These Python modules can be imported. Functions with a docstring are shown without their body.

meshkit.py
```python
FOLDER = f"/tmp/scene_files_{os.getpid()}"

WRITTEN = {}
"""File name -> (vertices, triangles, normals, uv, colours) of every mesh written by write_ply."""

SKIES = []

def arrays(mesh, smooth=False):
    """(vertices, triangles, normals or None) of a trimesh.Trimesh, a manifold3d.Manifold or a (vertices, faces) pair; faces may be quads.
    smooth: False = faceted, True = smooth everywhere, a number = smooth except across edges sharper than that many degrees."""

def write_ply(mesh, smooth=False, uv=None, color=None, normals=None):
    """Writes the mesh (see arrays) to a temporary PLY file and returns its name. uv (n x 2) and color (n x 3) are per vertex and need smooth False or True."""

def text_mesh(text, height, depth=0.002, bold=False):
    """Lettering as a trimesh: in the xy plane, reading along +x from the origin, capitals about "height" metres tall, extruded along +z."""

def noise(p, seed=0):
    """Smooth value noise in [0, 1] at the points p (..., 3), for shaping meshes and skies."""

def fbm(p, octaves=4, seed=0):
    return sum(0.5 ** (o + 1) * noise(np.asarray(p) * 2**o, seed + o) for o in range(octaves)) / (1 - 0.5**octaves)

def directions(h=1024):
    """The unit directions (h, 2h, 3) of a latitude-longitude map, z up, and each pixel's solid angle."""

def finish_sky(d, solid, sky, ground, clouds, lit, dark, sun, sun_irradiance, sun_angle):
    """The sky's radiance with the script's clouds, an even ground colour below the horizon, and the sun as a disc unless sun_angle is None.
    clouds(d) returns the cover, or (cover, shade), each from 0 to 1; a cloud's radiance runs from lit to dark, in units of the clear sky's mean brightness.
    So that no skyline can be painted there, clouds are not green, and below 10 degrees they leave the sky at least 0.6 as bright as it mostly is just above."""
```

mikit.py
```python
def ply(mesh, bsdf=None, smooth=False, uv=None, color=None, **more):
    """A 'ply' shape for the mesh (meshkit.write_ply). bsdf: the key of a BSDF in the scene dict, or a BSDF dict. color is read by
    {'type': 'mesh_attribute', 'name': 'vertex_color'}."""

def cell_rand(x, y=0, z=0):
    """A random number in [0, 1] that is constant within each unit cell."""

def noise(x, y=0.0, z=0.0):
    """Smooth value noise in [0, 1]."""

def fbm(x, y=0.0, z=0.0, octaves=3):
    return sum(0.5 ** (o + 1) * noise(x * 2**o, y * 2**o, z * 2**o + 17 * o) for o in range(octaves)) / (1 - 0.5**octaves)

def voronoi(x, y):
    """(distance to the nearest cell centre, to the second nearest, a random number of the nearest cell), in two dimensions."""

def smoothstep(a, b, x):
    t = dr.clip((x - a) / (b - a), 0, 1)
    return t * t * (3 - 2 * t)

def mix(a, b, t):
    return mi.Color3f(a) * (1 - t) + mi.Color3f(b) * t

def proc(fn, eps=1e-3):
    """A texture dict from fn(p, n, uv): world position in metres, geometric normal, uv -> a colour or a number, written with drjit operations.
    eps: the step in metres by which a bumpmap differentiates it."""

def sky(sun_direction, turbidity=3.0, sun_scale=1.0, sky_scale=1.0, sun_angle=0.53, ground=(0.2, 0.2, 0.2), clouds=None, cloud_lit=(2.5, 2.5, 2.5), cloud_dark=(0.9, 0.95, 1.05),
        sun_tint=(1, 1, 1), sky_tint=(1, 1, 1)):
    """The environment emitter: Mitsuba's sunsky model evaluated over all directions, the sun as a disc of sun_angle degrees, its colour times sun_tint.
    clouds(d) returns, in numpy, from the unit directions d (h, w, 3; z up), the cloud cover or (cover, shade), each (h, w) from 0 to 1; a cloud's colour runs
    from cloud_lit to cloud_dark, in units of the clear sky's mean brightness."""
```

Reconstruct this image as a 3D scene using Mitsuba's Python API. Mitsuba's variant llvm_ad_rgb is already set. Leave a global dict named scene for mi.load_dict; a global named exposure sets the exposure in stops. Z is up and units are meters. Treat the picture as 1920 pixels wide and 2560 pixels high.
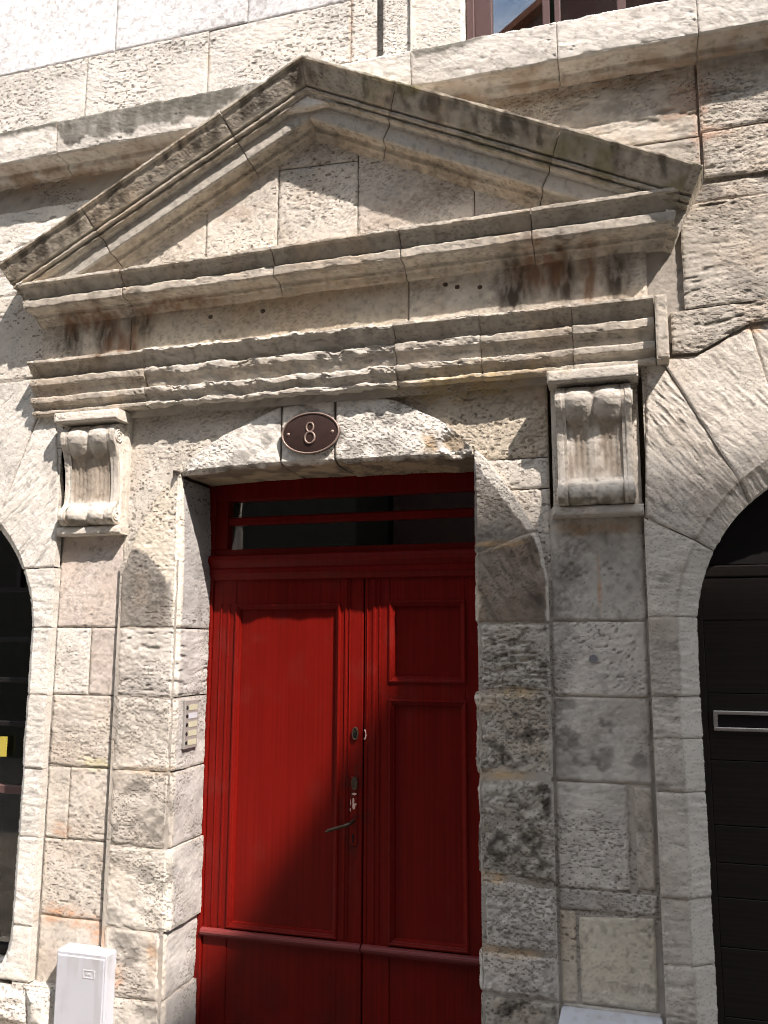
import math
import numpy as np
import trimesh
import drjit as dr
import mitsuba as mi
import meshkit
import mikit

scene, labels = {}, {}
T4 = mi.ScalarTransform4f

# ------------------------------------------------------------------ camera, sky, exposure
CAM = np.array([1.0765, -2.7492, 1.65])
FWD = np.array([-0.27943, 0.94777, 0.15377])
UP = np.array([0.0401252, -0.14847767, 0.98810139])
SUN = np.array([1.38, -1.0, 2.1])
exposure = 2.8
scene['camera'] = {
    'type': 'perspective', 'fov_axis': 'x', 'fov': math.degrees(2 * math.atan(960 / 2110.15)),
    'near_clip': 0.05, 'far_clip': 500.0,
    'to_world': T4().look_at(origin=CAM.tolist(), target=(CAM + FWD).tolist(), up=UP.tolist()),
}


def fill_cloud_cover(d):  # unseen clouds, added to brighten and whiten the shaded parts
    v = meshkit.fbm(d * [2.6, 2.6, 4.0] + 11.3, 5, 3)
    return np.clip((v - 0.40) / 0.16, 0, 1) * 0.95, np.clip((meshkit.fbm(d * 5 + 4.0, 4, 8) - 0.45) / 0.25, 0, 1) * 0.6


scene['sky'] = mikit.sky(SUN.tolist(), turbidity=3.0, sun_angle=0.55, clouds=fill_cloud_cover, sky_scale=1.2, cloud_lit=(3.4, 3.4, 3.4), cloud_dark=(1.5, 1.52, 1.56), sun_tint=(0.94, 1.0, 1.20), sky_tint=(1.02, 1.0, 0.93))

# ------------------------------------------------------------------ materials


def twosided(b):
    return {'type': 'twosided', 'bsdf': b}


def pits(p):
    """Small holes of the limestone, in drifts."""
    drift = mikit.smoothstep(0.42, 0.58, mikit.fbm(p.x * 4.2 + 7, p.y * 4.2, p.z * 4.2, 4))
    a = mikit.smoothstep(0.62, 0.76, mikit.noise(p.x * 125, p.y * 125, p.z * 150))
    b = mikit.smoothstep(0.66, 0.78, mikit.noise(p.x * 230 + 5, p.y * 230, p.z * 260))
    return dr.minimum(a * (0.05 + 0.95 * drift) + b * (0.04 + 0.6 * drift), 1.0)


def stone_bump(p, n, uv):
    a = mikit.fbm(p.x * 95, p.y * 95, p.z * 95, 3)
    return a * 0.9 - 0.55 * pits(p)


def fine_bump(p, n, uv):
    return mikit.fbm(p.x * 120, p.y * 120, p.z * 120, 3)


def pit_weight(p, n, uv):
    return 0.62 * pits(p)


def grime_weight(p, n, uv):
    return 0.35 * mikit.smoothstep(0.5, 0.8, mikit.fbm(p.x * 60, p.y * 60, p.z * 40, 3))


scene['m_pit_dirt'] = {'type': 'diffuse', 'reflectance': {'type': 'rgb', 'value': [0.105, 0.088, 0.068]}}
scene['m_stone_face'] = {'type': 'principled', 'base_color': {'type': 'mesh_attribute', 'name': 'vertex_color'}, 'roughness': 0.92, 'specular': 0.15}
REF = lambda k: {'type': 'ref', 'id': k}
scene['m_stone'] = twosided({'type': 'bumpmap', 'arbitrary': {**mikit.proc(stone_bump, 1.0e-3)}, 'scale': 0.0030,
                             'bsdf': {'type': 'blendbsdf', 'weight': mikit.proc(pit_weight), 'a': REF('m_stone_face'), 'b': REF('m_pit_dirt')}})
def coarse_pits(p):
    """Sparse larger holes, with grains between."""
    w = mikit.noise(p.x * 20, p.y * 20 + 4, p.z * 20) * 0.5
    drift = mikit.smoothstep(0.36, 0.58, mikit.fbm(p.x * 3.6 + 2, p.y * 3.6, p.z * 3.6 + 5, 4))
    a = mikit.smoothstep(0.70, 0.79, mikit.noise(p.x * 78 + w, p.y * 78, p.z * 96 + w))
    b = mikit.smoothstep(0.70, 0.80, mikit.noise(p.x * 160 + 5, p.y * 160, p.z * 190))
    return dr.minimum(a * drift + 0.7 * b * (0.15 + 0.5 * drift), 1.0)


def coarse_bump(p, n, uv):
    return mikit.fbm(p.x * 70, p.y * 70, p.z * 70, 4) * 0.8 - 0.8 * coarse_pits(p)


def coarse_weight(p, n, uv):
    return 0.72 * coarse_pits(p)


def tool_bump(p, n, uv):
    return mikit.fbm(p.x * 60, p.y * 60, p.z * 60, 4)


def tool_weight(p, n, uv):
    return 0.30 * mikit.smoothstep(0.62, 0.78, mikit.noise(p.x * 170, p.y * 170, p.z * 190)) + 0.12 * mikit.smoothstep(0.5, 0.8, mikit.fbm(p.x * 25, p.y * 25, p.z * 20, 3))


scene['m_coarse_stone'] = twosided({'type': 'bumpmap', 'arbitrary': {**mikit.proc(coarse_bump, 1.0e-3)}, 'scale': 0.0036,
                                    'bsdf': {'type': 'blendbsdf', 'weight': mikit.proc(coarse_weight), 'a': REF('m_stone_face'), 'b': REF('m_pit_dirt')}})
scene['m_tooled_stone'] = twosided({'type': 'bumpmap', 'arbitrary': {**mikit.proc(tool_bump, 1.0e-3)}, 'scale': 0.0035,
                                    'bsdf': {'type': 'blendbsdf', 'weight': mikit.proc(tool_weight), 'a': REF('m_stone_face'), 'b': REF('m_pit_dirt')}})
scene['m_smooth_stone'] = twosided({'type': 'bumpmap', 'arbitrary': {**mikit.proc(fine_bump, 1.0e-3)}, 'scale': 0.0020,
                                    'bsdf': {'type': 'blendbsdf', 'weight': mikit.proc(grime_weight), 'a': REF('m_stone_face'), 'b': REF('m_pit_dirt')}})


def paint_color(p, n, uv):
    streak = mikit.noise(p.x * 170, p.y * 60, p.z * 2.2)
    blotch = mikit.fbm(p.x * 5, p.y * 5 + 2, p.z * 3.0, 3)
    c = mikit.mix((0.100, 0.0034, 0.0020), (0.180, 0.0064, 0.0036), 0.55 * streak + 0.45 * blotch)
    dust = mikit.smoothstep(0.55, 0.8, mikit.fbm(p.x * 14, p.y * 14, p.z * 9, 3)) * 0.10
    grime = mikit.smoothstep(0.95, 0.1, p.z) * mikit.smoothstep(0.35, 0.7, mikit.fbm(p.x * 9, p.y * 9, p.z * 5 + 3, 4))
    worn = mikit.smoothstep(0.16, 0.03, dr.sqrt(dr.square((p.x - 0.085) / 0.6) + dr.square((p.z - 1.06) / 1.6))) * mikit.smoothstep(0.42, 0.7, mikit.fbm(p.x * 55, p.y * 55, p.z * 26, 3))
    c = mikit.mix(mikit.mix(c, (0.15, 0.045, 0.038), dust), (0.035, 0.010, 0.008), 0.55 * grime)
    return mikit.mix(c, (0.055, 0.016, 0.012), 0.7 * worn)


def paint_bump(p, n, uv):
    return mikit.noise(p.x * 210, p.y * 210, p.z * 5) * 0.6 + mikit.fbm(p.x * 30, p.y * 30, p.z * 12, 2) * 0.4


scene['m_red_paint'] = twosided({'type': 'bumpmap', 'arbitrary': {**mikit.proc(paint_bump, 1.5e-3)}, 'scale': 0.0008,
                                 'bsdf': {'type': 'principled', 'base_color': mikit.proc(paint_color), 'roughness': 0.42, 'specular': 0.15}})


scene['m_worn_paint'] = twosided({'type': 'principled', 'base_color': {'type': 'rgb', 'value': [0.165, 0.032, 0.032]}, 'roughness': 0.36, 'specular': 0.45})


def board_color(p, n, uv):
    g = mikit.noise(p.x * 4, p.y * 60, p.z * 160)
    return mikit.mix((0.007, 0.005, 0.0045), (0.014, 0.010, 0.008), g)


scene['m_dark_board'] = twosided({'type': 'principled', 'base_color': mikit.proc(board_color), 'roughness': 0.5, 'specular': 0.35})
scene['m_dark_frame'] = twosided({'type': 'principled', 'base_color': {'type': 'rgb', 'value': [0.008, 0.007, 0.008]}, 'roughness': 0.6, 'specular': 0.2})
scene['m_brown_frame'] = twosided({'type': 'principled', 'base_color': {'type': 'rgb', 'value': [0.085, 0.048, 0.046]}, 'roughness': 0.45, 'specular': 0.4})
scene['m_interior'] = twosided({'type': 'diffuse', 'reflectance': {'type': 'rgb', 'value': [0.008, 0.010, 0.008]}})
scene['m_bright_glass'] = {'type': 'thindielectric', 'int_ior': 2.4}
scene['m_glass'] = {'type': 'thindielectric', 'int_ior': 1.5}


def box_color(p, n, uv):
    d = mikit.smoothstep(0.5, 0.8, mikit.fbm(p.x * 14, p.y * 14, p.z * 7, 4))
    s = mikit.smoothstep(0.62, 0.8, mikit.noise(p.x * 60, p.y * 30, p.z * 5))
    return mikit.mix((0.44, 0.455, 0.50), (0.33, 0.33, 0.33), 0.5 * d + 0.35 * s)


scene['m_white_box'] = twosided({'type': 'principled', 'base_color': mikit.proc(box_color), 'roughness': 0.45, 'specular': 0.4})
scene['m_box_mark'] = twosided({'type': 'principled', 'base_color': {'type': 'rgb', 'value': [0.46, 0.46, 0.48]}, 'roughness': 0.5})


def enamel(p, n, uv):
    return mikit.mix((0.025, 0.014, 0.012), (0.046, 0.025, 0.022), mikit.fbm(p.x * 40, p.y * 40, p.z * 40, 3))


scene['m_plaque'] = twosided({'type': 'principled', 'base_color': mikit.proc(enamel), 'roughness': 0.38, 'specular': 0.5})
scene['m_plaque_rim'] = twosided({'type': 'principled', 'base_color': {'type': 'rgb', 'value': [0.25, 0.185, 0.155]}, 'roughness': 0.5, 'metallic': 0.3})


def bronze(p, n, uv):
    return mikit.mix((0.045, 0.035, 0.028), (0.15, 0.11, 0.08), mikit.fbm(p.x * 120, p.y * 120, p.z * 120, 3))


scene['m_bronze'] = twosided({'type': 'principled', 'base_color': mikit.proc(bronze), 'roughness': 0.4, 'metallic': 0.7})
scene['m_bare'] = twosided({'type': 'principled', 'base_color': {'type': 'rgb', 'value': [0.62, 0.42, 0.37]}, 'roughness': 0.5})
scene['m_steel'] = twosided({'type': 'principled', 'base_color': {'type': 'rgb', 'value': [0.55, 0.54, 0.52]}, 'roughness': 0.35, 'metallic': 0.85})
scene['m_yellow'] = twosided({'type': 'diffuse', 'reflectance': {'type': 'rgb', 'value': [0.40, 0.34, 0.07]}})
scene['m_grey_metal'] = twosided({'type': 'principled', 'base_color': {'type': 'rgb', 'value': [0.22, 0.22, 0.24]}, 'roughness': 0.5, 'metallic': 0.3})


def street_color(p, n, uv):
    a, b, r = mikit.voronoi(p.x * 8, p.y * 8)
    joint = 1 - mikit.smoothstep(0.02, 0.10, b - a)
    c = mikit.mix((0.14, 0.125, 0.105), (0.20, 0.18, 0.15), r)
    return mikit.mix(c, (0.16, 0.14, 0.12), joint)


scene['m_street'] = twosided({'type': 'principled', 'base_color': mikit.proc(street_color), 'roughness': 0.85, 'specular': 0.2})


def far_plaster(p, n, uv):
    return mikit.mix((0.26, 0.22, 0.175), (0.36, 0.31, 0.255), mikit.fbm(p.x * 1.2, p.y * 1.2, p.z * 1.2, 4))


scene['m_far_plaster'] = twosided({'type': 'diffuse', 'reflectance': mikit.proc(far_plaster)})


def far_tile(p, n, uv):
    return mikit.mix((0.23, 0.10, 0.065), (0.36, 0.17, 0.11), mikit.noise(p.x * 5, p.y * 3, p.z * 3))


scene['m_far_tile'] = twosided({'type': 'diffuse', 'reflectance': mikit.proc(far_tile)})
scene['m_far_dark'] = twosided({'type': 'principled', 'base_color': {'type': 'rgb', 'value': [0.05, 0.055, 0.06]}, 'roughness': 0.2})

# ------------------------------------------------------------------ helpers


def key_for(name):
    if name not in scene and name not in labels:
        return name
    k = 1
    while f'{name}_{k:03d}' in scene or f'{name}_{k:03d}' in labels:
        k += 1
    return f'{name}_{k:03d}'


def put(name, shape, parent=None, label=None, category=None, group=None, kind=None):
    k = key_for((parent + '__' if parent else '') + name)
    if shape is not None:
        scene[k] = shape
    e = {}
    for a, b in (('label', label), ('category', category), ('group', group), ('kind', kind)):
        if b:
            e[a] = b
    if e or shape is None:
        labels[k] = e
    return k


def N(P, f, seed=0):
    f = np.broadcast_to(np.asarray(f, float), (3,))
    return meshkit.noise(np.asarray(P) * f, seed)


def F(P, f, o=3, seed=0):
    f = np.broadcast_to(np.asarray(f, float), (3,))
    return meshkit.fbm(np.asarray(P) * f + 31.7, o, seed)


def ss(a, b, x):
    t = np.clip((x - a) / (b - a), 0, 1)
    return t * t * (3 - 2 * t)


def lerp(a, b, t):
    return np.asarray(a) * (1 - t[..., None]) + np.asarray(b) * t[..., None]


def grid_faces(nu, nv, off=0, wrap=False):
    i, j = np.meshgrid(np.arange(nu - 1), np.arange(nv - 1), indexing='ij')
    a = (i * nv + j).ravel() + off
    return np.stack([a, a + nv, a + nv + 1, a + 1], 1)


def normals(G):
    du, dv = np.gradient(G, axis=0), np.gradient(G, axis=1)
    n = np.cross(du, dv)
    return n / np.maximum(np.linalg.norm(n, axis=-1, keepdims=True), 1e-12)


def resample(pts, n=None, t=None):
    pts = np.asarray(pts, float)
    s = np.r_[0, np.cumsum(np.linalg.norm(np.diff(pts, axis=0), axis=1))]
    s /= s[-1]
    t = np.linspace(0, 1, n) if t is None else t
    return np.stack([np.interp(t, s, pts[:, k]) for k in range(pts.shape[1])], 1)


def span(length, res, edge=0.004):
    """Parameters in [0, 1], finer at the two ends."""
    n = max(4, int(math.ceil(length / res)))
    t = np.linspace(0, 1, n + 1)
    e = min(edge / length, 0.2 / n)
    return np.unique(np.r_[t, e, 2.2 * e, 1 - e, 1 - 2.2 * e])


# ---- relief: height in metres, positive = proud


def relief(P, kind, amp, seed):
    q = P + seed * 3.137
    if kind == 'pitted':
        big = F(q, 9, 3, seed) - 0.5
        pit = ss(0.58, 0.72, N(q, (105, 105, 125), seed)) * ss(0.38, 0.60, F(q, 8, 3, seed + 5))
        pit2 = ss(0.70, 0.80, N(q, 58, seed + 9)) * ss(0.40, 0.55, F(q, 5, 2, seed + 6))
        fine = F(q, 110, 2, seed + 2) - 0.5
        return amp * (0.010 * big + 0.003 * fine - 0.0022 * pit - 0.0035 * pit2), 0.55 * np.clip(pit + 0.8 * pit2, 0, 1)
    if kind in ('tooled', 'tooled_flat', 'tooled_left'):
        x, z = q[..., 0], q[..., 2]
        a = {'tooled': 0.9, 'tooled_flat': 0.06, 'tooled_left': -0.75}[kind]
        w = (F(q, 5, 3, seed) - 0.5) * 0.06
        s = x * math.cos(a) - z * math.sin(a)
        t = x * math.sin(a) + z * math.cos(a) + w
        g = meshkit.noise(np.stack([s * 17, t * 105, q[..., 1] * 20], -1), seed)
        g2 = meshkit.noise(np.stack([s * 40, t * 190, q[..., 1] * 20], -1), seed + 4)
        m = ss(0.30, 0.55, F(q, 9, 3, seed + 2))
        h = 0.6 * g + 0.4 * g2
        dark = ss(0.48, 0.26, h) * (0.35 + 0.65 * m)
        big = F(q, 8, 3, seed + 7) - 0.5
        return amp * (0.0065 * (h - 0.5) * (0.4 + 0.6 * m) + 0.007 * big), dark * 0.8
    if kind == 'bedded':
        qq = np.stack([q[..., 0] * 11, q[..., 1] * 11, q[..., 2] * 48 + 4 * F(q, 4, 3, seed)], -1)
        h = 0.5 * meshkit.noise(qq, seed) + 0.5 * meshkit.noise(qq * [3, 3, 2.3], seed + 3)
        pit = ss(0.40, 0.24, h) * ss(0.35, 0.55, F(q, 6, 2, seed + 5))
        return amp * (0.009 * (h - 0.5) + 0.007 * (F(q, 12, 3, seed + 2) - 0.5) + 0.004 * (F(q, 100, 2, seed + 1) - 0.5) - 0.005 * pit), pit
    if kind == 'worm':
        q2 = q + 0.012 * np.stack([N(q, 55, seed + 1), N(q, 55, seed + 2), N(q, 55, seed + 3)], -1)
        h = np.abs(F(q2, 44, 2, seed) - 0.5) * 2
        g = ss(0.0, 0.30, h)
        on = ss(0.34, 0.58, F(q, 8, 3, seed + 4))
        big = F(q, 12, 4, seed + 6) - 0.5
        return amp * (0.0022 * (g - 0.7) * on + 0.020 * big + 0.006 * (F(q, 60, 3, seed + 8) - 0.5)), 0.8 * (1 - g) * on
    if kind == 'rough':
        h = F(q, 18, 4, seed) - 0.5
        return amp * (0.020 * h + 0.005 * (F(q, 90, 2, seed + 8) - 0.5)), ss(-0.02, -0.16, h)
    big = F(q, 6, 3, seed) - 0.5
    pit = ss(0.72, 0.84, N(q, 95, seed)) * ss(0.52, 0.68, F(q, 7, 3, seed + 8))
    return amp * (0.004 * big + 0.0022 * (F(q, 80, 2, seed + 2) - 0.5) - 0.0025 * pit), pit * 0.7


# ---- colour sorts: base, grey lichen amount, dark crust amount, ochre amount, white wash amount
SORT = {
    'white': ((0.66, 0.64, 0.595), 0.10, 0.06, 0.05, 0.35),
    'chalk': ((0.70, 0.705, 0.72), 0.05, 0.03, 0.0, 0.1),
    'light': ((0.59, 0.555, 0.495), 0.15, 0.12, 0.12, 0.2),
    'warm': ((0.53, 0.475, 0.385), 0.10, 0.15, 0.3, 0.1),
    'beige': ((0.53, 0.49, 0.435), 0.25, 0.14, 0.12, 0.15),
    'pink': ((0.55, 0.495, 0.45), 0.10, 0.05, 0.12, 0.0),
    'grey': ((0.575, 0.545, 0.50), 0.35, 0.30, 0.10, 0.2),
    'slate': ((0.235, 0.215, 0.19), 0.25, 0.45, 0.12, 0.1),
    'dark': ((0.44, 0.41, 0.355), 0.30, 1.0, 0.15, 0.3),
    'rust': ((0.25, 0.20, 0.16), 0.20, 0.6, 0.4, 0.1),
    'wallr': ((0.45, 0.42, 0.37), 0.25, 0.45, 0.18, 0.1),
    'moulding': ((0.50, 0.46, 0.395), 0.2, 0.24, 0.2, 0.15),
    'crust': ((0.45, 0.405, 0.335), 0.3, 0.45, 0.2, 0.12),
    'render': ((0.56, 0.52, 0.43), 0.0, 0.05, 0.1, 0.0),
}


def colour(P, sort, seed, pit=None, tone=1.0):
    base, grey, dark, ochre, wash = SORT[sort]
    q = P + seed * 1.713
    c = np.broadcast_to(np.asarray(base), P.shape).copy()
    v = F(q, 7, 4, seed)
    fine = F(q, 70, 2, seed + 3)
    c *= (1 + 0.45 * (v - 0.5) + 0.30 * (fine - 0.5))[..., None]
    c = lerp(c, np.array([0.27, 0.262, 0.245]), grey * ss(0.44, 0.66, F(q, 5, 4, seed + 1)))
    c = lerp(c, np.array([0.48, 0.29, 0.14]), ochre * 0.8 * ss(0.50, 0.70, F(q, (6, 6, 4), 3, seed + 2)))
    c = lerp(c, np.array([0.055, 0.05, 0.043]), 0.85 * dark * ss(0.46, 0.66, 0.45 * F(q, (13, 13, 8), 3, seed + 4) + 0.55 * F(q, (45, 45, 30), 3, seed + 5)))
    c = lerp(c, np.array([0.68, 0.655, 0.60]), wash * ss(0.48, 0.62, F(q, 8, 4, seed + 6)))
    spk = ss(0.60, 0.80, N(q, 150, seed + 7)) * ss(0.40, 0.62, F(q, 6, 3, seed + 9))
    c *= (1 - (0.25 + 0.5 * dark) * spk)[..., None]
    if pit is not None:
        c *= (1 - 0.45 * np.clip(pit, 0, 1))[..., None]
    return np.clip(c * tone * (0.93 + 0.14 * ((seed * 0.6180339) % 1.0)), 0.01, 0.85)


# ---- stains and one painted slab shade: each a patch of dirt, rust or shade (x, z, half width, half height, colour, strength, streaky)
STAIN_SHADES = []


def stain_shade(x, z, rx, rz, col, k, streak=False, ymax=9.0):
    STAIN_SHADES.append((x, z, rx, rz, np.asarray(col, float), k, streak, ymax))


def stained(P, c):  # lays on the stains and the painted shade under the slab
    for i, (x, z, rx, rz, col, k, streak, ymax) in enumerate(STAIN_SHADES):
        d = np.sqrt(((P[..., 0] - x) / rx) ** 2 + ((P[..., 2] - z) / rz) ** 2)
        if d.min() > 1.6:
            continue
        w = F(P, (28, 28, 6) if streak else 22, 3, 50 + i)
        w2 = F(P, (60, 60, 14) if streak else 70, 3, 80 + i)
        m = 0.85 * k * ss(1.15, 0.25, d + 1.3 * (w - 0.5)) * ((0.7 if streak else 0.4) + 0.7 * ss(0.36, 0.6, w2)) * (P[..., 1] < ymax)
        m = np.clip(m, 0, 1)
        c = lerp(c, col, m)
    return c


MORTAR = np.array([0.42, 0.37, 0.31])


def build(G, sort, seed, kind='smooth', amp=1.0, edges=(1, 1, 1, 1), roll=0.0040, drop=0.0024, skirt=0.03, tone=1.0, mat=None, jag=0.0,
          extra=None, recolour=None, inward=None):
    """A stone from a base grid G (nu, nv, 3): relief along the normals, worn arrises, sides going back. edges: which of u0, u1, v0, v1 are free."""
    mat = mat or {'pitted': 'm_coarse_stone', 'tooled': 'm_tooled_stone', 'tooled_flat': 'm_tooled_stone', 'tooled_left': 'm_tooled_stone'}.get(kind, 'm_stone')
    G = np.asarray(G, float)
    n = normals(G)
    su = np.concatenate([np.zeros((1, G.shape[1])), np.cumsum(np.linalg.norm(np.diff(G, axis=0), axis=-1), 0)])
    sv = np.concatenate([np.zeros((G.shape[0], 1)), np.cumsum(np.linalg.norm(np.diff(G, axis=1), axis=-1), 1)], 1)
    ds = [su, su[-1:] - su, sv, sv[:, -1:] - sv]
    e = np.full(G.shape[:2], 9.0)
    for d, on in zip(ds, edges):
        if on:
            e = np.minimum(e, d)
    h, pit = relief(G, kind, amp, seed)
    if extra is not None:
        h = h + extra(G)
    wear = 0.6 + 0.9 * F(G, 12, 2, seed + 11)
    h = h - drop * wear * np.exp(-((e / roll) ** 2))
    P = G + n * h[..., None]
    if jag:
        # uneven outline: pull the free borders inwards by noise
        for ax, (d, on, sgn) in enumerate(zip(ds, edges, (1, -1, 1, -1))):
            if on:
                t = np.gradient(G, axis=0 if ax < 2 else 1)
                t = t / np.maximum(np.linalg.norm(t, axis=-1, keepdims=True), 1e-9)
                P = P + t * (sgn * jag * F(G, 17, 3, seed + 20 + ax) * np.exp(-((d / 0.02) ** 2)))[..., None]
    c = stained(P, colour(P, sort, seed, pit, tone))
    if recolour is not None:
        c = recolour(P, c)
    c = lerp(c, MORTAR * 0.85, 0.35 * np.exp(-((e / 0.006) ** 2)))
    nu, nv = P.shape[:2]
    V, Fc, C = [P.reshape(-1, 3)], [grid_faces(nu, nv)], [c.reshape(-1, 3)]
    off = nu * nv
    for ax, on in enumerate(edges):
        row, nr, cr = [(P[0], n[0], c[0]), (P[-1], n[-1], c[-1]), (P[:, 0], n[:, 0], c[:, 0]), (P[:, -1], n[:, -1], c[:, -1])][ax]
        k = len(row)
        S = np.stack([row, row - nr * skirt if inward is None else row + np.asarray(inward) * skirt], 0)
        V.append(S.reshape(-1, 3))
        C.append(np.stack([cr, cr], 0).reshape(-1, 3) * 0.9)
        Fc.append(grid_faces(2, k, off))
        off += 2 * k
    return mikit.ply((np.vstack(V), np.vstack(Fc)), mat, smooth=True, color=np.vstack(C))


RES = 0.0047


def quad(bl, br, tr, tl, y, res=RES, gap=0.0009):
    """Base grid of a plane stone from its four corners (x, z); its normal faces -y."""
    bl, br, tr, tl = (np.asarray(a, float) for a in (bl, br, tr, tl))
    return ruled([bl, br], [tl, tr], y, res, gap)


def ruled(bottom, top, y, res=RES, gap=0.0009):
    b, t = np.asarray(bottom, float), np.asarray(top, float)
    L = lambda a: np.linalg.norm(np.diff(a, axis=0), axis=1).sum()
    W = max(L(b), L(t))
    H = max(np.linalg.norm(t[0] - b[0]), np.linalg.norm(t[-1] - b[-1]))
    u, v = span(W, res), span(H, res)
    g = gap
    B, Tp = resample(b, t=g / W + u * (1 - 2 * g / W)), resample(t, t=g / W + u * (1 - 2 * g / W))
    vv = g / H + v * (1 - 2 * g / H)
    XZ = B[:, None] * (1 - vv)[None, :, None] + Tp[:, None] * vv[None, :, None]
    return np.stack([XZ[..., 0], np.full(XZ.shape[:2], y), XZ[..., 1]], -1)


def bent(outer, edge, y0, y1, chamfer=(0.012, 0.012), res=RES, gap=0.0009, flip=False):
    """Base grid of a stone that turns the corner of an opening: face from 'outer' to 'edge' (polylines of (x, z)), chamfer, reveal back to y1."""
    o, e = np.asarray(outer, float), np.asarray(edge, float)
    H = max(np.linalg.norm(np.diff(o, axis=0), axis=1).sum(), np.linalg.norm(np.diff(e, axis=0), axis=1).sum())
    v = span(H, res)
    v = gap / H + v * (1 - 2 * gap / H)
    O, E = resample(o, t=v), resample(e, t=v)
    D = E - O
    L = np.linalg.norm(D, axis=1, keepdims=True)
    D /= L
    w, d = chamfer
    Wm = L.max()
    u = span(Wm - w, res)
    front = O[None] + D[None] * (u[:, None, None] * (L - w)[None])
    rows = [(front[i], np.full(len(v), y0)) for i in range(len(u))]
    nc = max(2, int(math.hypot(w, d) / (res * 0.8)))
    for k in range(1, nc + 1):
        t = k / nc
        rows.append((E - D * (w * (1 - t)), np.full(len(v), y0 + d * t)))
    nr = max(3, int((y1 - y0 - d) / (res * 1.3)))
    for k in range(1, nr + 1):
        rows.append((E, np.full(len(v), y0 + d + (y1 - y0 - d) * k / nr)))
    G = np.stack([np.stack([r[:, 0], yy, r[:, 1]], -1) for r, yy in rows], 0)
    return G if not flip else G[:, ::-1]


def facing(G):
    """Flips a base grid whose normal points into the wall."""
    return G if normals(G)[: max(1, len(G) // 3), :, 1].mean() < 0 else G[:, ::-1]


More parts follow.
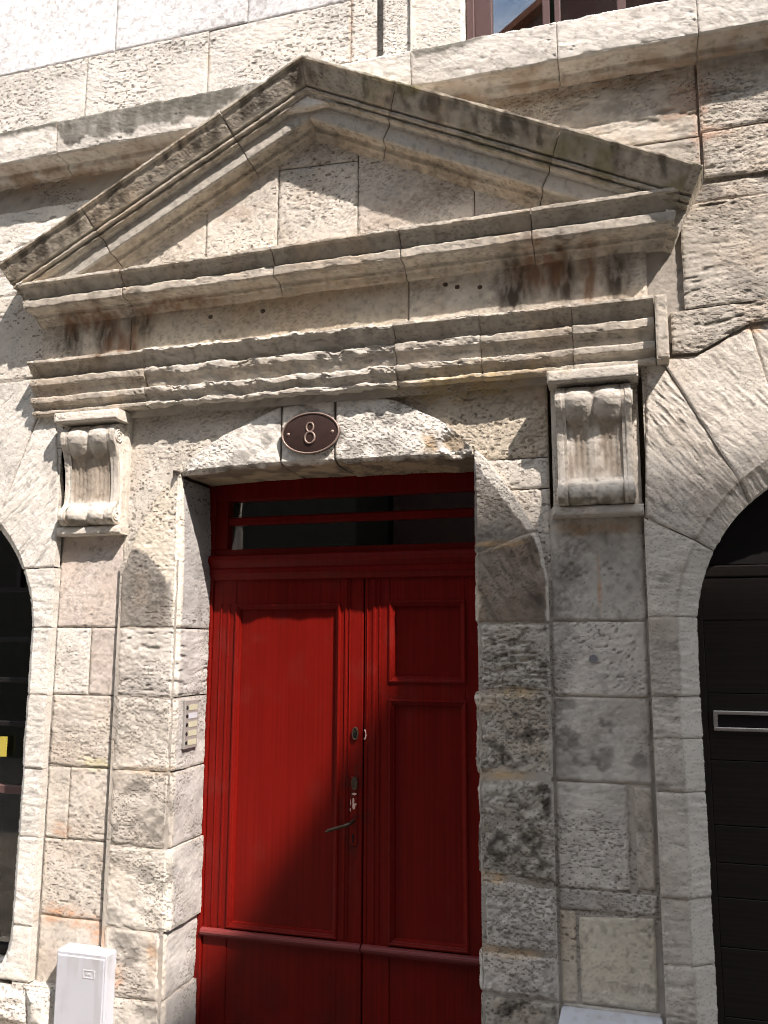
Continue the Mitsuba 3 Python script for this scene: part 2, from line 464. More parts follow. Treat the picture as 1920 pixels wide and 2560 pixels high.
def box_mesh(x0, x1, y0, y1, z0, z1, bevel=0.0):
    if bevel:
        import manifold3d as m3
        b = bevel
        pts = []
        for x, sx in ((x0, 1), (x1, -1)):
            for y, sy in ((y0, 1), (y1, -1)):
                for z, sz in ((z0, 1), (z1, -1)):
                    pts += [(x, y + sy * b, z + sz * b), (x + sx * b, y, z + sz * b), (x + sx * b, y + sy * b, z)]
        m = m3.Manifold.hull_points(pts).to_mesh()
        return trimesh.Trimesh(m.vert_properties[:, :3], m.tri_verts, process=False)
    m = trimesh.creation.box((x1 - x0, y1 - y0, z1 - z0))
    m.apply_translation(((x0 + x1) / 2, (y0 + y1) / 2, (z0 + z1) / 2))
    return m


def bx(x0, x1, y0, y1, z0, z1, mat, bevel=0.002):
    return mikit.ply(box_mesh(x0, x1, y0, y1, z0, z1, bevel), mat, smooth=20)


def flat_stone(mesh, sort, seed, tone=1.0):
    """A plain mesh (trimesh) coloured as stone or mortar."""
    m = mesh.subdivide_to_size(0.05) if hasattr(mesh, 'subdivide_to_size') else mesh
    P = np.array(m.vertices)
    return mikit.ply(m, 'm_stone', smooth=False, color=stained(P, colour(P, sort, seed, None, tone)))


def mortar_sheet(x0, x1, z0, z1, y, seed, tone=0.9, sort='beige'):
    G = quad((x0, z0), (x1, z0), (x1, z1), (x0, z1), y, 0.02, 0.0)
    P = G + normals(G) * ((F(G, 25, 3, seed) - 0.5) * 0.006)[..., None]
    c = stained(P, colour(P, sort, seed, None, tone))
    return mikit.ply((P.reshape(-1, 3), grid_faces(*P.shape[:2])), 'm_stone', smooth=True, color=c.reshape(-1, 3))


def mortar_ring(outer, inner, y):
    G = facing(ruled(inner, outer, y, 0.015, 0.002))
    c = colour(G, 'beige', nxt(), None, 0.62)
    return mikit.ply((G.reshape(-1, 3), grid_faces(*G.shape[:2])), 'm_stone', smooth=True, color=c.reshape(-1, 3))


def tube(pts, r, n=8, closed=False):
    pts = np.asarray(pts, float)
    if closed:
        t = np.roll(pts, -1, 0) - np.roll(pts, 1, 0)
    else:
        t = np.gradient(pts, axis=0)
    t /= np.linalg.norm(t, axis=1, keepdims=True)
    ref = np.array([0.0, 1.0, 0.0])
    a = np.cross(t, ref)
    bad = np.linalg.norm(a, axis=1) < 1e-3
    a[bad] = np.cross(t[bad], [1.0, 0, 0])
    a /= np.linalg.norm(a, axis=1, keepdims=True)
    b = np.cross(t, a)
    r = np.broadcast_to(r, (len(pts),))
    ang = np.linspace(0, 2 * np.pi, n, endpoint=False)
    V = pts[:, None] + r[:, None, None] * (np.cos(ang)[None, :, None] * a[:, None] + np.sin(ang)[None, :, None] * b[:, None])
    m = len(pts)
    fs = []
    for i in range(m if closed else m - 1):
        for j in range(n):
            fs.append([i * n + j, ((i + 1) % m) * n + j, ((i + 1) % m) * n + (j + 1) % n, i * n + (j + 1) % n])
    V = V.reshape(-1, 3)
    f = np.array(fs)
    f = np.vstack([f[:, [0, 1, 2]], f[:, [0, 2, 3]]])
    if not closed:
        c0, c1 = len(V), len(V) + 1
        V = np.vstack([V, pts[0], pts[-1]])
        f = np.vstack([f, [[c0, (j + 1) % n, j] for j in range(n)], [[c1, (m - 1) * n + j, (m - 1) * n + (j + 1) % n] for j in range(n)]])
    return trimesh.Trimesh(V, f, process=False)


# ------------------------------------------------------------------ stains and painted shade that the wall carries
DARK, RUST, OCHRE, PALE = (0.075, 0.062, 0.05), (0.20, 0.115, 0.07), (0.50, 0.31, 0.12), (0.66, 0.63, 0.56)
for x, z, rx, rz in ((-1.02, 2.84, 0.045, 0.11), (-0.86, 2.85, 0.04, 0.12), (-0.70, 2.88, 0.05, 0.08), (0.74, 2.85, 0.06, 0.13), (0.90, 2.87, 0.05, 0.12), (1.06, 2.85, 0.04, 0.11)):
    stain_shade(x, z, rx * 1.5, rz * 1.1, DARK, 0.85, True, 0.2)
for x, z, rx, rz in ((-0.93, 2.90, 0.13, 0.05), (-0.55, 2.92, 0.16, 0.03), (0.82, 2.90, 0.08, 0.09), (0.98, 2.86, 0.05, 0.12), (-0.80, 2.80, 0.1, 0.07)):
    stain_shade(x, z, rx * 1.25, rz * 1.1, RUST, 0.75, True, 0.2)
stain_shade(0.57, 2.53, 0.30, 0.06, (0.52, 0.35, 0.10), 0.55)
stain_shade(0.0, 2.91, 0.6, 0.05, (0.42, 0.29, 0.17), 0.5)
stain_shade(0.90, 1.95, 0.07, 0.10, DARK, 0.7)
stain_shade(0.86, 1.80, 0.05, 0.14, DARK, 0.55)
stain_shade(0.86, 1.62, 0.05, 0.12, (0.16, 0.15, 0.14), 0.6)
stain_shade(0.85, 1.30, 0.05, 0.25, (0.2, 0.2, 0.19), 0.5)
stain_shade(0.705, 1.497, 0.08, 0.018, (0.57, 0.42, 0.23), 0.8)
stain_shade(0.62, 1.46, 0.05, 0.03, (0.52, 0.42, 0.32), 0.7)
stain_shade(0.66, 1.24, 0.12, 0.02, (0.55, 0.38, 0.2), 0.8)
stain_shade(0.62, 0.93, 0.06, 0.02, (0.56, 0.37, 0.18), 0.85)
stain_shade(0.66, 0.72, 0.12, 0.02, (0.52, 0.36, 0.2), 0.7)
stain_shade(0.66, 1.975, 0.09, 0.012, (0.52, 0.33, 0.15), 0.7)
stain_shade(0.30, 2.30, 0.06, 0.03, (0.5, 0.47, 0.42), 0.4)
stain_shade(0.43, 2.325, 0.04, 0.05, (0.60, 0.40, 0.18), 0.6)
stain_shade(0.50, 2.33, 0.035, 0.05, (0.2, 0.2, 0.2), 0.7)
stain_shade(-0.93, 0.68, 0.14, 0.045, (0.50, 0.29, 0.17), 0.85)
stain_shade(-0.79, 0.64, 0.05, 0.06, (0.52, 0.31, 0.19), 0.8)
stain_shade(-0.965, 0.97, 0.05, 0.035, (0.46, 0.29, 0.19), 0.9)
stain_shade(-0.70, 0.50, 0.05, 0.05, (0.48, 0.28, 0.17), 0.8)
stain_shade(-0.56, 0.60, 0.025, 0.09, (0.52, 0.35, 0.22), 0.7)
stain_shade(-0.84, 1.215, 0.10, 0.03, (0.50, 0.45, 0.2), 0.5)
stain_shade(-0.60, 1.20, 0.12, 0.02, (0.56, 0.42, 0.27), 0.6)
stain_shade(1.345, 3.34, 0.03, 0.22, (0.44, 0.27, 0.20), 0.6)
stain_shade(1.38, 3.30, 0.08, 0.035, (0.46, 0.27, 0.19), 0.6)
stain_shade(1.47, 2.62, 0.03, 0.02, (0.55, 0.3, 0.13), 0.7)
stain_shade(0.30, 3.18, 0.16, 0.10, (0.33, 0.27, 0.22), 0.4)
stain_shade(0.45, 3.22, 0.22, 0.08, (0.18, 0.13, 0.10), 0.55)
stain_shade(0.05, 3.46, 0.18, 0.06, (0.2, 0.15, 0.11), 0.5)
stain_shade(-0.30, 3.26, 0.12, 0.05, (0.30, 0.20, 0.14), 0.5)
stain_shade(0.974, 1.84, 0.007, 0.10, (0.42, 0.25, 0.15), 0.8)
stain_shade(0.95, 2.02, 0.14, 0.025, (0.40, 0.24, 0.13), 0.6)  # shade under the foot slab, put into the colour as reddish brown
stain_shade(-0.42, 3.70, 0.45, 0.055, (0.13, 0.125, 0.11), 0.85, True)
stain_shade(-1.25, 3.72, 0.20, 0.03, (0.12, 0.115, 0.10), 0.8, True)
stain_shade(0.48, 3.70, 0.10, 0.04, (0.2, 0.19, 0.16), 0.6)
stain_shade(0.9, 3.53, 0.7, 0.03, (0.26, 0.16, 0.09), 0.6)
stain_shade(1.30, 3.45, 0.10, 0.10, (0.36, 0.20, 0.13), 0.5)
stain_shade(-1.1, 3.53, 0.4, 0.03, (0.34, 0.22, 0.13), 0.6)
stain_shade(0.128, 3.95, 0.012, 0.3, (0.50, 0.36, 0.27), 0.8)
stain_shade(-0.475, 3.95, 0.012, 0.1, (0.55, 0.42, 0.30), 0.7)

# ------------------------------------------------------------------ the house
house = put('stone_house', None, label='pale weathered stone house front with a triangular pediment over a red double door', category='house')

Y_JAMB, Y_PIL, Y_ARCH, Y_FRIEZE, Y_WALL = 0.0, 0.02, -0.02, -0.03, -0.02
CX, CXL, CZ, CR = 1.82, -1.72, 1.68, 0.56
seed = [100]


def nxt():
    seed[0] += 1
    return seed[0]


# ---- upper wall
upper = put('upper_wall', mortar_sheet(-2.6, 0.56, 3.6, 5.6, 0.005, nxt(), 0.55), house, 'white upper wall of large squared blocks above the ledge')
for x0, x1, z0, z1, so, kd in (
        (-2.7, -1.05, 3.66, 4.10, 'white', 'pitted'), (-1.05, -0.48, 3.66, 4.10, 'white', 'pitted'), (-0.48, 0.127, 3.66, 4.095, 'white', 'pitted'),
        (-2.7, -0.92, 4.10, 4.50, 'chalk', 'smooth'), (-0.92, -0.31, 4.10, 4.48, 'chalk', 'smooth'), (-0.31, 0.127, 4.095, 4.48, 'chalk', 'smooth'),
        (-2.7, -1.2, 4.50, 4.95, 'pink', 'bedded'), (-1.2, -0.5, 4.48, 4.95, 'white', 'bedded'), (-0.5, 0.127, 4.48, 4.95, 'white', 'pitted')):
    put('stone', build(quad((x0, z0), (x1, z0), (x1, z1), (x0, z1), 0.0), so, nxt(), kd, 0.55, mat='m_smooth_stone' if so == 'chalk' else None), upper)
for z0, z1 in ((3.66, 4.35), (4.35, 4.95)):
    put('stone', build(quad((1.75, z0), (2.7, z0), (2.7, z1), (1.75, z1), 0.0, 0.010), 'white', nxt(), 'pitted', 0.6), upper)
    put('stone', build(quad((0.127, z0), (0.235, z0), (0.235, z1), (0.127, z1), 0.0), 'white', nxt(), 'pitted', 0.6), upper)
    put('stone', build(quad((0.262, z0 + (0.12 if z0 < 4 else 0)), (0.37, z0 + (0.12 if z0 < 4 else 0)), (0.37, z1), (0.262, z1), -0.025, gap=0.001), 'white', nxt(), 'smooth', 0.8, skirt=0.05), upper)
    put('stone', build(bent([(0.372, z1), (0.372, z0)], [(0.56, z1), (0.56, z0)], -0.004, 0.085, (0.006, 0.006)), 'white', nxt(), 'smooth', 0.9), upper)
put('stone', build(quad((0.29, 3.68), (0.37, 3.68), (0.37, 3.80), (0.29, 3.80), -0.028, gap=0.001), 'beige', nxt(), 'smooth', 0.8, skirt=0.05), upper)

# ---- upper window
win = put('upper_window', bx(0.562, 1.74, 0.10, 0.16, 3.70, 3.735, 'm_brown_frame'), house, 'brown framed upper window reflecting blue sky and a roof')
for x0, x1, y0 in ((0.564, 0.592, 0.055), (0.592, 0.655, 0.075), (0.842, 0.868, 0.075), (0.885, 0.905, 0.07), (1.105, 1.135, 0.075), (1.36, 1.385, 0.075), (1.68, 1.74, 0.075)):
    put('frame_bar', bx(x0, x1, y0, 0.125, 3.735, 5.5, 'm_brown_frame'), win)
for x0, x1 in ((0.655, 0.842), (0.905, 1.105), (1.135, 1.36), (1.385, 1.68)):
    put('pane', mikit.ply(trimesh.Trimesh([(x0, 0.10, 3.735), (x1, 0.10, 3.735), (x1, 0.10, 5.5), (x0, 0.10, 5.5)], [[0, 1, 2], [0, 2, 3]], process=False), 'm_bright_glass'), win)
put('dark_room', mikit.ply(box_mesh(0.563, 1.739, 0.20, 2.2, 3.66, 5.6), 'm_interior'), win)

# ---- profiles swept along a line


def sweep(profile, A, B, res=0.010, pres=0.0045, mitre=(0, 0), keep=None):
    """Base grid of a moulding: profile = [(d, y)], d metres below the line A-B (x, z), y the depth. mitre: slope by which each end shifts along the line per metre of d.
    keep: end returns = (left, right) amount the ends follow the projection."""
    prof = np.asarray(profile, float)
    s = np.r_[0, np.cumsum(np.linalg.norm(np.diff(prof, axis=0), axis=1))]
    t = []
    for i in range(len(prof) - 1):
        L = s[i + 1] - s[i]
        k = max(1, int(round(L / pres)))
        e = min(0.0012, L * 0.2)
        seg = np.linspace(s[i], s[i + 1], k + 1)
        t += [*seg, s[i] + e, s[i + 1] - e]
    t = np.unique(np.round(t, 7))
    d, y = np.interp(t, s, prof[:, 0]), np.interp(t, s, prof[:, 1])
    A, B = np.asarray(A, float), np.asarray(B, float)
    L = np.linalg.norm(B - A)
    ax = (B - A) / L
    dn = np.array([ax[1], -ax[0]])
    u = span(L, res, 0.003)
    along = u[None] * (L - d[:, None] * (mitre[0] + mitre[1])) + d[:, None] * mitre[0]
    xz = A + along[..., None] * ax + d[:, None, None] * dn
    return np.stack([xz[..., 0], np.broadcast_to(y[:, None], xz.shape[:2]), xz[..., 1]], -1)[:, ::1]


def moulding(G, sort, sd, erode=0.0, tone=1.0, jit=0.0, recolour=None, amp=1.0, mat='m_smooth_stone'):
    """erode: metres of weathering that gnaws the arrises; jit: up-and-down wander of the lines."""
    G = G.copy()
    if jit:
        w = F(G * [1, 0, 0.2], (14, 1, 14), 3, sd) - 0.5
        G[..., 2] += jit * w
    n = normals(G)
    if n[:, :, 1].mean() > 0:
        G = G[:, ::-1]
        n = normals(G)
    # convexity across the profile: arrises suffer most
    k = np.zeros(G.shape[:2])
    m = 3
    if G.shape[0] > 2 * m + 1:
        mid = (G[: -2 * m] + G[2 * m:]) / 2
        k[m:-m] = np.einsum('ijk,ijk->ij', G[m:-m] - mid, n[m:-m])
    conv = np.clip(k / 0.004, 0, 1)
    er = erode * (0.25 + conv) * ss(0.40, 0.75, F(G, (22, 22, 30), 4, sd + 3))
    return build(G, sort, sd, 'smooth', amp, edges=(0, 0, 1, 1), mat=mat, roll=0.0025, drop=0.0012, tone=tone, extra=lambda g: -er, recolour=recolour, skirt=0.05, inward=(0, 1, 0))


# ---- string course
ledge = put('string_course', mortar_sheet(-2.0, 2.4, 3.40, 3.72, 0.03, nxt(), 0.8), house, 'stone ledge running across the front under the upper wall, white face with dark run marks')
LEDGE = [(-0.012, 0.03), (0.0, -0.10), (0.004, -0.128), (0.012, -0.132), (0.10, -0.130), (0.142, -0.126), (0.150, -0.118), (0.150, -0.052), (0.156, -0.05), (0.170, -0.048), (0.176, -0.038), (0.182, -0.022), (0.196, -0.018)]


def ledge_dirt(P, c):
    c = lerp(c, (0.30, 0.20, 0.125), 0.75 * ss(3.59, 3.575, P[..., 2]) * ss(0.3, 0.6, F(P, 12, 3, 9)))
    x = P[..., 0]
    reach = 0.115 * ss(-1.12, -1.0, x) * ss(-0.20, -0.40, x) + 0.03 * ss(-1.0, -1.15, x) + 0.035 * ss(0.38, 0.42, x) * ss(0.75, 0.55, x)
    line = 3.735 - reach * (0.35 + 1.3 * F(P, (16, 4, 4), 3, 21)) - 0.02 * (F(P, (70, 10, 10), 2, 22) - 0.5) * (reach > 0.01)
    m = ss(line - 0.006, line + 0.008, P[..., 2]) * ss(0.005, 0.02, reach) * (0.5 + 0.7 * F(P, (60, 20, 14), 3, 23))
    return lerp(c, (0.12, 0.117, 0.10), np.clip(1.0 * m, 0, 0.92))


jl = [-2.7, -1.072, 0.397, 0.905, 1.349, 2.7]
for i in range(5):
    put('stone', moulding(sweep(LEDGE, (jl[i] + 0.001, 3.732), (jl[i + 1] - 0.001, 3.732), 0.009), 'white', nxt(), 0.007, jit=0.008,
                          recolour=ledge_dirt), ledge)

# ---- side walls between the ledge and the arches
wall = put('wall', mortar_sheet(-2.2, 2.4, 2.60, 3.6, Y_WALL + 0.002, nxt(), 0.6), house, 'rough stone wall beside the pediment')
for c4, y, so, kd, am in (
        # left of the pediment
        ([(-2.7, 3.435), (-1.055, 3.435), (-1.055, 3.60), (-2.7, 3.60)], -0.016, 'beige', 'smooth', 0.9),
        ([(-1.055, 3.435), (-0.45, 3.435), (-0.45, 3.60), (-1.055, 3.60)], -0.017, 'beige', 'smooth', 0.9),
        ([(-2.7, 3.06), (-0.80, 3.06), (-0.80, 3.435), (-2.7, 3.435)], -0.020, 'white', 'bedded', 0.6),
        ([(-2.7, 2.695), (-1.05, 2.695), (-1.05, 3.06), (-2.7, 3.06)], -0.022, 'light', 'pitted', 0.7),
        # right of the pediment
        ([(0.45, 3.31), (1.343, 3.29), (1.343, 3.60), (0.45, 3.60)], -0.028, 'wallr', 'bedded', 0.55),
        ([(1.345, 3.30), (2.7, 3.32), (2.7, 3.60), (1.345, 3.60)], -0.032, 'wallr', 'bedded', 0.75),
        ([(0.9, 3.10), (1.345, 3.11), (1.345, 3.29), (0.9, 3.29)], -0.03, 'wallr', 'bedded', 0.55),
        ([(1.35, 3.135), (2.7, 3.14), (2.7, 3.315), (1.35, 3.30)], -0.035, 'wallr', 'bedded', 0.6),
        ([(1.268, 3.06), (2.7, 3.055), (2.7, 3.13), (1.268, 3.125)], -0.026, 'wallr', 'rough', 0.6),
        ([(1.268, 2.70), (2.7, 2.74), (2.7, 3.055), (1.268, 3.06)], -0.035, 'wallr', 'bedded', 0.6),
        ([(1.166, 2.76), (1.268, 2.76), (1.268, 3.06), (1.166, 3.06)], -0.012, 'beige', 'smooth', 1.0)):
    put('stone', build(quad(*c4, y), so, nxt(), kd, am, jag=0.004), wall)
put('stone', build(ruled([(1.225, 2.56), (1.30, 2.555), (1.46, 2.638), (2.7, 2.70)], [(1.225, 2.70), (1.30, 2.702), (1.46, 2.708), (2.7, 2.74)], -0.034), 'wallr', nxt(), 'bedded', 0.7, jag=0.003), wall)

# ---- arch surrounds


def arc(a0, a1, r, cx, n=14):
    """Points on an arch from angle a0 to a1 (degrees above the horizontal, on the side towards the door)."""
    a = np.radians(np.linspace(a0, a1, n))
    sx = -1 if cx > 0 else 1
    return np.stack([cx + sx * r * np.cos(a), CZ + r * np.sin(a)], 1)


CH = (0.066, 0.05)
rs = put('arch_surround', mortar_sheet(1.13, 1.193, 0.0, 2.54, Y_ARCH + 0.006, nxt(), 0.9), house, 'chiselled stone surround of the dark arched doorway')
X_OP = CX - CR
zs = [-0.02, 0.40, 0.735, 0.92, 1.217, 1.371, 1.496, 1.733, 1.96]
xe = 1.118


def edge_x(z):
    return X_OP if z < CZ else CX - math.sqrt(max(CR ** 2 - (z - CZ) ** 2, 0.0))


def sunlit_chamfer(P, c):  # chamfer painted paler, as if the sun fell on it
    return lerp(c, (0.68, 0.655, 0.60), 0.9 * ss(-0.014, -0.008, P[..., 1]) * (0.75 + 0.4 * F(P, 30, 3, 44)))


for i in range(len(zs) - 1):
    a, b = zs[i], zs[i + 1]
    if i == len(zs) - 2:
        o = [(xe, a), (xe, 2.0405)]
        e = [(edge_x(z), z) for z in np.linspace(a, 1.935, 10)]
    else:
        o = [(xe, a), (xe, b)]
        e = [(edge_x(z), z) for z in np.linspace(a, b, 6)]
    G = facing(bent(o, e, Y_ARCH + 0.002 * (i % 3), 0.14, CH))
    put('stone', build(G, 'light' if i % 2 else 'beige', nxt(), 'tooled_flat', 0.85, recolour=sunlit_chamfer, tone=0.98), rs)
vj = [(1.122, 2.04), (1.122, 2.46), (1.25, 2.548), (1.47, 2.635), (1.95, 2.66)]
va = [27.3, 46, 62, 78, 100]
# voussoirs: outer polylines between the joints
vo = [[(1.122, 2.0415), (1.148, 2.545), (1.19, 2.548)], [(1.191, 2.548), (1.30, 2.548), (1.458, 2.632)], [(1.459, 2.633), (1.751, 2.66)], [(1.752, 2.66), (2.05, 2.68)]]
put('mortar', mortar_ring(np.vstack(vo), arc(27.3, 100, CR + 0.072, CX), Y_ARCH + 0.006), rs)
for i, o in enumerate(vo):
    G = facing(bent(o, arc(va[i], va[i + 1], CR, CX), Y_ARCH - 0.004 * (i == 1), 0.14, CH))
    put('stone', build(G, 'light', nxt(), 'tooled', 0.9, recolour=sunlit_chamfer), rs)

ls = put('arch_surround', mortar_sheet(-1.111, -1.045, 0.0, 2.68, Y_ARCH + 0.006, nxt(), 1.0, 'white'), house, 'white-washed stone surround of the dark arched window')
X_OPL = CXL + CR
zl = [0.455, 0.641, 0.945, 1.189, 1.454, 1.704, 1.93]
xl = -1.037


def edge_xl(z):
    if z < 0.62:
        return X_OPL - 0.045 * ((0.62 - z) / 0.15) ** 2
    return X_OPL if z < CZ else CXL + math.sqrt(max(CR ** 2 - (z - CZ) ** 2, 0.0))


CHL = (0.045, 0.045)
for i in range(len(zl) - 1):
    a, b = zl[i], zl[i + 1]
    o = [(xl, a), (xl, b)]
    e = [(edge_xl(z), z) for z in np.linspace(a, b, 9)]
    G = facing(bent(o, e, Y_ARCH + 0.0015 * (i % 3), 0.13, CHL))
    put('stone', build(G, 'white', nxt(), 'tooled_flat', 0.75, tone=1.06), ls)
vol = [[(-1.04, 1.935), (-1.04, 2.20), (-1.10, 2.69)], [(-1.105, 2.69), (-1.42, 2.69)], [(-1.425, 2.69), (-1.95, 2.69)]]
val = [26.5, 46, 66, 100]
put('mortar', mortar_ring(np.vstack(vol), arc(26.5, 100, CR + 0.052, CXL), Y_ARCH + 0.006), ls)
for i, o in enumerate(vol):
    G = facing(bent(o, arc(val[i], val[i + 1], CR, CXL), Y_ARCH, 0.13, CHL))
    put('stone', build(G, 'white', nxt(), 'tooled_left', 0.9, tone=1.04), ls)
for o, a0, a1 in (([(-1.955, 2.69), (-2.30, 2.69)], 100, 125), ([(-2.305, 2.69), (-2.42, 2.69), (-2.42, 1.94)], 125, 153.5)):
    put('stone', build(facing(bent(o, arc(a0, a1, CR, CXL), Y_ARCH, 0.13, CHL, res=0.010)), 'white', nxt(), 'tooled', 0.9), ls)
for a, b in ((-0.02, 0.641), (0.641, 1.189), (1.189, 1.60), (1.60, 1.93)):
    put('stone', build(facing(bent([(-2.42, a), (-2.42, b)], [(2 * CXL - edge_xl(z), z) for z in np.linspace(a, b, 9)], Y_ARCH, 0.13, CHL, res=0.010)), 'white', nxt(), 'tooled_flat', 0.75), ls)
for o, a0, a1 in (([(2.052, 2.68), (2.40, 2.69)], 100, 125), ([(2.402, 2.69), (2.54, 2.69), (2.54, 2.04)], 125, 152.7)):
    put('stone', build(facing(bent(o, arc(a0, a1, CR, CX), Y_ARCH, 0.14, CH, res=0.010)), 'light', nxt(), 'tooled_left', 0.9), rs)
for a, b in ((-0.02, 0.735), (0.735, 1.217), (1.217, 1.60), (1.60, 1.935)):
    put('stone', build(facing(bent([(2.54, a), (2.54, b)], [(2 * CX - edge_x(z), z) for z in np.linspace(a, b, 9)], Y_ARCH, 0.14, CH, res=0.010)), 'light', nxt(), 'tooled_flat', 0.85), rs)
# the base under the arched window
put('stone', build(facing(bent([(-1.03, 0.30), (-1.03, 0.44)], [(-1.9, 0.30), (-1.9, 0.44)], -0.03, 0.02, (0.01, 0.01), res=0.008)), 'white', nxt(), 'bedded', 1.1, drop=0.02, roll=0.02), ls)
put('stone', build(quad((-1.9, -0.02), (-1.03, -0.02), (-1.03, 0.30), (-1.9, 0.30), -0.032, 0.008), 'light', nxt(), 'bedded', 1.3), ls)
put('stone', build(quad((-1.03, 0.30), (-0.93, 0.30), (-0.925, 0.45), (-1.06, 0.45), -0.045, 0.005), 'white', nxt(), 'smooth', 1.0, drop=0.03, roll=0.03, skirt=0.06), ls)
put('sill', build(quad((-1.9, 0.44), (-1.19, 0.44), (-1.19, 0.475), (-1.9, 0.475), -0.01, 0.008), 'white', nxt(), 'rough', 0.6, skirt=0.2), ls)

# ---- pilasters
lp = put('pilaster', mortar_sheet(-1.06, -0.74, 0.0, 2.08, Y_PIL + 0.005, nxt(), 0.7), house, 'left pilaster of beige patched blocks under a scroll bracket')
for x0, x1, z0, z1, so, kd, am in (
        (-1.045, -0.765, 1.705, 2.09, 'pink', 'smooth', 1.0),
        (-1.045, -0.888, 1.456, 1.705, 'white', 'pitted', 0.5), (-0.888, -0.768, 1.456, 1.705, 'pink', 'smooth', 1.0),
        (-1.04, -0.770, 1.195, 1.456, 'beige', 'bedded', 0.7),
        (-1.04, -0.945, 0.94, 1.195, 'light', 'tooled_flat', 0.5), (-0.945, -0.772, 0.94, 1.195, 'beige', 'pitted', 0.5),
        (-1.04, -0.772, 0.672, 0.94, 'beige', 'pitted', 0.5),
        (-1.04, -0.772, 0.36, 0.672, 'beige', 'smooth', 1.0), (-1.04, -0.772, -0.02, 0.36, 'beige', 'smooth', 1.0)):
    put('stone', build(quad((x0, z0), (x1, z0), (x1, z1), (x0, z1), Y_PIL), so, nxt(), kd, am, jag=0.003, mat='m_smooth_stone' if kd == 'smooth' else None), lp)
rp = put('pilaster', mortar_sheet(0.81, 1.13, 0.0, 2.08, Y_PIL + 0.005, nxt(), 0.85), house, 'right pilaster of grey stained blocks with a square of new render near its foot')
for x0, x1, z0, z1, so, kd, am in (
        (0.822, 1.114, 1.722, 2.09, 'grey', 'smooth', 1.3), (0.820, 1.112, 1.487, 1.722, 'grey', 'smooth', 1.5), (0.820, 1.112, 1.229, 1.487, 'grey', 'rough', 0.35),
        (0.820, 1.036, 0.915, 1.229, 'grey', 'bedded', 0.4), (1.052, 1.110, 0.925, 1.222, 'beige', 'tooled', 0.5), (0.820, 1.110, 0.852, 0.915, 'grey', 'smooth', 1.4),
        (0.820, 0.872, 0.585, 0.85, 'warm', 'pitted', 0.5), (0.820, 1.108, -0.02, 0.59, 'grey', 'smooth', 1.0)):
    put('stone', build(quad((x0, z0), (x1, z0), (x1, z1), (x0, z1), Y_PIL), so, nxt(), kd, am, jag=0.003, mat='m_smooth_stone' if kd == 'smooth' and z1 > 1.9 else None), rp)
put('render_patch', build(quad((0.875, 0.588), (1.102, 0.588), (1.102, 0.852), (0.875, 0.838), Y_PIL - 0.001, gap=0.001), 'render', nxt(), 'smooth', 0.7, jag=0.006, mat='m_smooth_stone'), rp, 'smooth cream square of new render')
ang = np.linspace(0, 2 * np.pi, 20, endpoint=False)
hole = trimesh.creation.cylinder(0.013, 0.006, sections=20)
hole.apply_transform(trimesh.transformations.rotation_matrix(math.pi / 2, (1, 0, 0)))
hole.apply_translation((0.948, Y_PIL - 0.0005, 1.604))
put('iron_plug', mikit.ply(hole, 'm_grey_metal', smooth=30), rp)

# ---- door surround: jambs, lintel and the spandrels behind
ds = put('door_surround', mortar_sheet(-0.765, -0.52, 0.0, 1.95, 0.004, nxt(), 0.8), house, 'worn stone jambs and lintel round the red door, the right jamb dark with grime')
put('mortar', mortar_sheet(0.585, 0.81, 0.0, 1.9, 0.005, nxt(), 0.8), ds)
put('mortar', mortar_sheet(0.585, 0.778, 1.9, 2.025, 0.005, nxt(), 0.8), ds)
EXT = np.array([(-0.755, 1.90), (-0.735, 1.97), (-0.69, 2.08), (-0.62, 2.20), (-0.508, 2.313), (-0.359, 2.409), (-0.139, 2.498), (0.110, 2.530), (0.299, 2.495), (0.480, 2.401), (0.622, 2.264), (0.727, 2.117), (0.791, 1.993), (0.814, 1.857)])


def ext_between(x0, x1, n=14):
    xs = np.linspace(x0, x1, n)
    return np.stack([xs, np.interp(xs, EXT[:, 0], EXT[:, 1])], 1)


def ext_left(z0, z1, n=14):
    zs_ = np.linspace(z0, z1, n)
    return np.stack([np.interp(zs_, EXT[:6, 1], EXT[:6, 0]), zs_], 1)


def ext_right(z0, z1, n=14):
    zs_ = np.linspace(z0, z1, n)
    e = EXT[9:][::-1]
    return np.stack([np.interp(zs_, e[:, 1], e[:, 0]), zs_], 1)


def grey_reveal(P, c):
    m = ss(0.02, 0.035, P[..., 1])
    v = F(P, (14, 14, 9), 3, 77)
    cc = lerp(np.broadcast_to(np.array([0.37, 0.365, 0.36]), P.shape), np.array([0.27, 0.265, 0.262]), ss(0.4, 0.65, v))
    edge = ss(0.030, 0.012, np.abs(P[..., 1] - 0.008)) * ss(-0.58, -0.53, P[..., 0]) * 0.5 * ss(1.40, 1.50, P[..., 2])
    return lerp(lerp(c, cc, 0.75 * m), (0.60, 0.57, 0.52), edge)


# left jamb, from the floor up
xo = -0.512
lj = [(-0.02, 0.18, 'beige', 'rough', 0.5), (0.18, 0.44, 'light', 'rough', 0.5), (0.44, 0.662, 'beige', 'rough', 0.7), (0.662, 0.938, 'light', 'rough', 0.45), (0.938, 1.197, 'beige', 'rough', 0.4),
      (1.197, 1.455, 'light', 'worm', 0.75), (1.455, 1.703, 'grey', 'bedded', 0.7)]
for z0, z1, so, kd, am in lj:
    dx = 0.016 * (nxt() % 3 - 1) * (z0 < 1.19) * 0.5
    G = facing(bent([(-0.752, z0), (-0.752, z1)], [(xo + dx, z0), (xo + dx, z1)], Y_JAMB, 0.245, (0.022, 0.018)))
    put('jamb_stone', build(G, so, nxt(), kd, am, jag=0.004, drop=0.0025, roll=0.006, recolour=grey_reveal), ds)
# dark stone at the springing, pale stones above it


